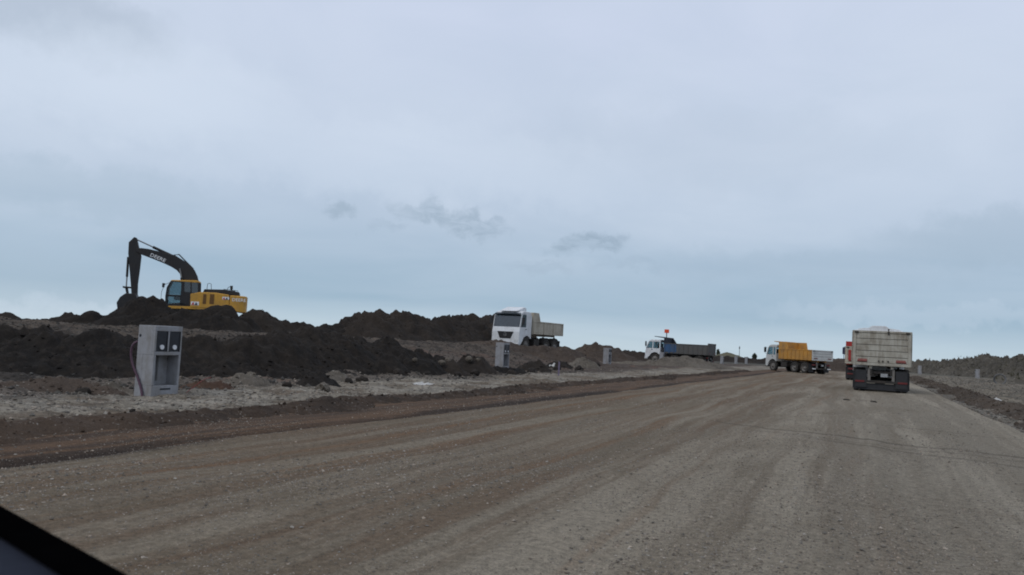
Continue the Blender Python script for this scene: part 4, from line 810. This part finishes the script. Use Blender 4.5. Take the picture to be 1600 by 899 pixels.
# ------------------------------------------------------------------ concrete meter pillars
def pillar(x, y, rz, label, parts=True, lean=0.0, h=1.36, w_=.64, dp=.46, base=None):
    """local +x is the front with two meter windows over an open niche; base on the ground"""
    z = gz(x, y) if base is None else base; T = empty('meter_pillar', (x, y, z-.03), rz, lean); tag(T, label, 'meter pillar', 'concrete meter pillars along the plots', 'thing')
    f = dp/2; hw = w_/2; t = .05; zs = [0, .17, .80, .89, h-.14+.0, h]; nd = .30
    m = MB(); m.box(-f, f, -hw, hw, -.25, .22); m.box(-f, f-nd, -hw, hw, .22, .80)
    m.box(f-nd, f, -hw, -hw+t, .22, .80); m.box(f-nd, f, hw-t, hw, .22, .80)
    m.box(-f, f-.06, -hw, hw, .80, h); m.box(f-.06, f, -hw, hw, .80, .87); m.box(f-.06, f, -hw, hw, h-.10, h)
    for a, b in ((-hw, -hw+.045), (-.025, .025), (hw-.045, hw)): m.box(f-.06, f, a, b, .87, h-.10)
    body = MB(); body = m.build('pillar_body', MATS['concrete'], T, .008)
    if parts:
        for a, b in ((-hw+.045, -.025), (.025, hw-.045)):
            win = MB().box(f-.055, f-.008, a+.005, b-.005, .875, h-.105).build('meter_window', MATS['meter_dark'], T, .004)
            c = (a+b)/2
            m = MB().tube([(f-.01, c, .955), (f+.016, c, .955)], .045, 18); m.build('meter_dial', MATS['meter_white'], win)
            for e_ in (a-.004, b-.008): MB().box(f-.058, f+.004, e_, e_+.012, .868, h-.098).build('window_frame', MATS['black_plastic'], win)
        MB().tube([(f-.2, -.05, .3), (f-.2, -.05, .80)], .02, 8).build('niche_pipe', MATS['pipe_grey'], T)
        MB().box(f, f+.006, -.12, .12, .14, .17).build('slot_cover', MATS['meter_dark'], T)
        MB().tube([(-f+.06, -hw-.006, h-.2), (-f+.06, -hw+.02, h-.2)], .028, 10).build('cable_hole', MATS['meter_dark'], T)
    return T
PM = pillar(-12.52, 11.62, R(-2), 'big grey concrete meter pillar with two dark windows and an open niche', True, R(.4))
hw, f = .32, .23
cpts = [(-f-.0, -hw+.12, 1.06), (-f-.07, -hw-.02, 1.0), (-f-.10, -hw-.05, .82), (-f-.03, -hw-.05, .60), (-f+.12, -hw-.04, .36), (-f+.25, -hw-.04, .12), (-f+.30, -hw-.05, -.06)]
sm = []
for i in range(len(cpts)-1):
    for t in np.linspace(0, 1, 6, endpoint=False):
        p0, p1, p2, p3 = [Vector(cpts[min(max(i+q, 0), len(cpts)-1)]) for q in (-1, 0, 1, 2)]
        sm.append(.5*((2*p1)+(-p0+p2)*t+(2*p0-5*p1+4*p2-p3)*t*t+(-p0+3*p1-3*p2+p3)*t**3))
MB().tube([p for p in sm], [.021+.003*(i % 2) for i in range(len(sm))], 8).build('conduit_hose', MATS['conduit'], PM)
pillar(-16.6, 36.9, R(-4), 'pale meter pillar below the front of the white-cabbed truck', True, 0, base=.02, h=1.38)
q = at(949, 556, 64); z = gz(q[0], q[1]); pillar(q[0], q[1], R(-4), 'small pale pillar left of the white cab of the blue truck', True, 0, h=max(1.1, 1.40-z), base=z)
q = at(1034, 562, 76); pillar(q[0], q[1], 0, 'pale pillar in front of the front wheel of the blue truck', False, 0, h=.95, w_=.50, dp=.35, base=.32)
for px, py, r_, lb in [(1128, 567, 132, 'leftmost of three tiny pale posts beyond the blue truck'), (1150, 566, 145, 'middle of three tiny pale posts beyond the blue truck'), (1166, 566, 165, 'rightmost of three tiny pale posts beyond the blue truck'),
                       (1527, 589, 122, 'pale meter pillar below the weedy spoil ridge'), (1437, 583, 134, 'pale meter pillar just right of the cream tipper')]:
    q = at(px, py, r_); pillar(q[0], q[1], 0 if px < 1400 else R(180), lb, r_ < 140, 0, h=1.32)

# ------------------------------------------------------------------ small things
q = at(862, 586, 33.4); z = gz(-11.5, 31.3); o = MB().box(-.03, .03, -.015, .015, -.2, .60).build('survey_stake', MATS['stake'], None, .008); o.location = (-11.5, 31.3, z); o.rotation_euler = (R(3), 0, R(25)); tag(o, 'thin purple survey stake on the left verge', 'stake')
def sheet(name, x, y, z, lx, ly, lift, label, cat, mat, k):
    n = 18; U, V = np.meshgrid(np.linspace(-.5, .5, n), np.linspace(-.5, .5, n)); zz = fbm(U*4, V*4, 4, 400+k)*lift*1.4+lift*(1-4*U*U)*(1-4*V*V)+.02
    v = np.stack([U*lx+fbm(U*3, V*3, 3, 410+k)*.1*lx, V*ly+fbm(U*3, V*3, 3, 420+k)*.1*ly, zz], -1).reshape(-1, 3)
    vb = v.copy(); vb[:, 2] -= .015; f = gridfaces(n, n); me = np.vstack([f, f[:, ::-1]+n*n]); o = mesh_np(name, np.vstack([v, vb]), me, MATS[mat]); o.location = (x, y, z); return tag(o, label, cat)
sheet('paper_sheet', -11.6, 20.4, gz(-11.6, 20.4), .55, .45, .07, 'flat white sheet lying on the gravel verge', 'litter', 'paper', 1)
q = at(866, 570, 44.2); sheet('plastic_sack', q[0], q[1], q[2]-.1, .5, .45, .10, 'pale plastic sack on a dark lump of soil', 'sack', 'paper', 2)
q = at(1556, 625, 40); sheet('paper_sheet', q[0], q[1], gz(q[0], q[1]), .4, .3, .06, 'pale scrap lying on the dark right-hand windrow', 'litter', 'paper', 3)
q = at(306, 612, 17.4); z = gz(q[0], q[1]); pts = [(q[0]-.16, q[1]-.1, z), (q[0]-.02, q[1], z+.16), (q[0]+.12, q[1]+.1, z+.30), (q[0]+.2, q[1]+.17, z+.33)]
tag(MB().tube(pts, .007, 6).build('wire', MATS['red_wire']), 'short red wire sticking out of the ground beside the big meter pillar', 'wire')
q = at(1562, 601, 82); z = gz(q[0], q[1]); T = empty('pipe_coil', (q[0], q[1], z)); pts = [(math.cos(t)*.46, .06*math.sin(2*t), .45+math.sin(t)*.44) for t in np.linspace(0, 2*math.pi, 28)]
MB().tube(pts, .05, 8, False).build('coil_turn', MATS['pipe_grey'], T); MB().tube([(p[0]*.93+.03, p[1]+.1, p[2]*.96+.02) for p in pts], .05, 8, False).build('coil_turn', MATS['pipe_grey'], T); tag(T, 'grey coil of pipe standing on the flat ground at the right', 'pipe coil')
q = at(1155, 560, 250); T = empty('lattice_mast', (q[0], q[1], gz(q[0], q[1], False))); tag(T, 'thin far mast rising above the horizon beside the yellow truck', 'mast')
MB().tube([(0, 0, -1), (0, 0, 4.6)], [.12, .06], 6).build('mast_pole', MATS['pipe_grey'], T); MB().box(-.16, .16, -.1, .1, 3.7, 4.3).build('mast_head', MATS['pipe_grey'], T)
def tree(px, py, r_, h, wd, label, k):
    q = at(px, py, r_); T = empty('tree', (q[0], q[1], gz(q[0], q[1], False)-.2)); tag(T, label, 'tree', 'far trees on the horizon'); MB().tube([(0, 0, 0), (.05, 0, h*.5), (0, .05, h*.85)], [.14, .10, .04], 7).tube([(.03, 0, h*.4), (wd*.25, 0, h*.6)], [.05, .02], 5).build('trunk', MATS['bark'], T)
    n = 900; d_ = rng.normal(size=(n, 3)); d_ /= np.linalg.norm(d_, axis=1)[:, None]; rad_ = rng.random(n)**.4; lob = 1+.5*fbm(d_[:, 0]*2+k, d_[:, 1]*2+d_[:, 2], 3, 500+k)
    c = d_*rad_[:, None]*lob[:, None]*np.array([wd/2, wd/2, h*.36])+np.array([0, 0, h*.62]); s_ = .14+.12*rng.random(n)
    a = rng.normal(size=(n, 3)); a /= np.linalg.norm(a, axis=1)[:, None]; b = np.cross(a, rng.normal(size=(n, 3))); b /= np.linalg.norm(b, axis=1)[:, None]
    v = np.stack([c-a*s_[:, None], c+b*s_[:, None]*.5, c+a*s_[:, None], c-b*s_[:, None]*.5], 1).reshape(-1, 3); mesh_np('crown', v, np.arange(4*n).reshape(n, 4), MATS['leaf'], T, False)
tree(1179, 560, 225, 2.9, 1.2, 'small far dark tree on the horizon left of the yellow truck', 1); tree(1122, 556, 260, 3.6, 1.1, 'far upright tree close to the tail of the blue truck', 2); tree(1066, 556, 420, 3.0, 3.0, 'far low shrub behind the blue truck body', 3)

# ------------------------------------------------------------------ the vehicle the view is taken from: its dashboard shows at the lower left
D = empty('car_dashboard', (0, 0, 0)); tag(D, 'dark car dashboard edge in the lower left corner', 'dashboard')
xs = np.linspace(-1.5, .75, 25)
z_d = EYE-.315
da, db = [np.array([0, 0, EYE])+ray(*p)*(-.301/ray(*p)[2]) for p in ((0, 790), (200, 899))]
def edge_pt(x): return da[1]-.02+(x-da[0])*(db[1]-da[1])/(db[0]-da[0])-.10*np.maximum(x+.6, 0)**2   # forward edge in plan
m = MB(); n = len(xs); rows = [(0.0, -.30), (0.0, -.012), (-.015, .0), (-.10, .004), (-.22, .012), (-.38, .0), (-.45, -.05), (-.47, -.30)]
vs_ = [(x, edge_pt(x)+dy, z_d+dzz) for dy, dzz in rows for x in xs]
m.add(vs_, [(i*n+j, i*n+j+1, (i+1)*n+j+1, (i+1)*n+j) for i in range(len(rows)-1) for j in range(n-1)], True)
m.add([vs_[i*n] for i in range(len(rows))], [tuple(range(len(rows)))]); m.add([vs_[i*n+n-1] for i in range(len(rows))], [tuple(range(len(rows)-1, -1, -1))])
m.build('dash_top', MATS['dash'], D)
m = MB(); pf = [(.035, -.10), (.035, .004), (.02, .014), (-.022, .013), (-.028, .005)]
vs_ = [(x, edge_pt(x)+dy, z_d+dzz) for dy, dzz in pf for x in xs]
m.add(vs_, [(i*n+j, i*n+j+1, (i+1)*n+j+1, (i+1)*n+j) for i in range(len(pf)-1) for j in range(n-1)], True); m.build('windscreen_seal', MATS['seal'], D)
MB().prismx([(.69, z_d-.06), (.86, z_d-.17), (.98, .55), (.96, .30), (.70, .30)], -1.2, .7).build('nose_panel', MATS['boom_black'], D, .04)
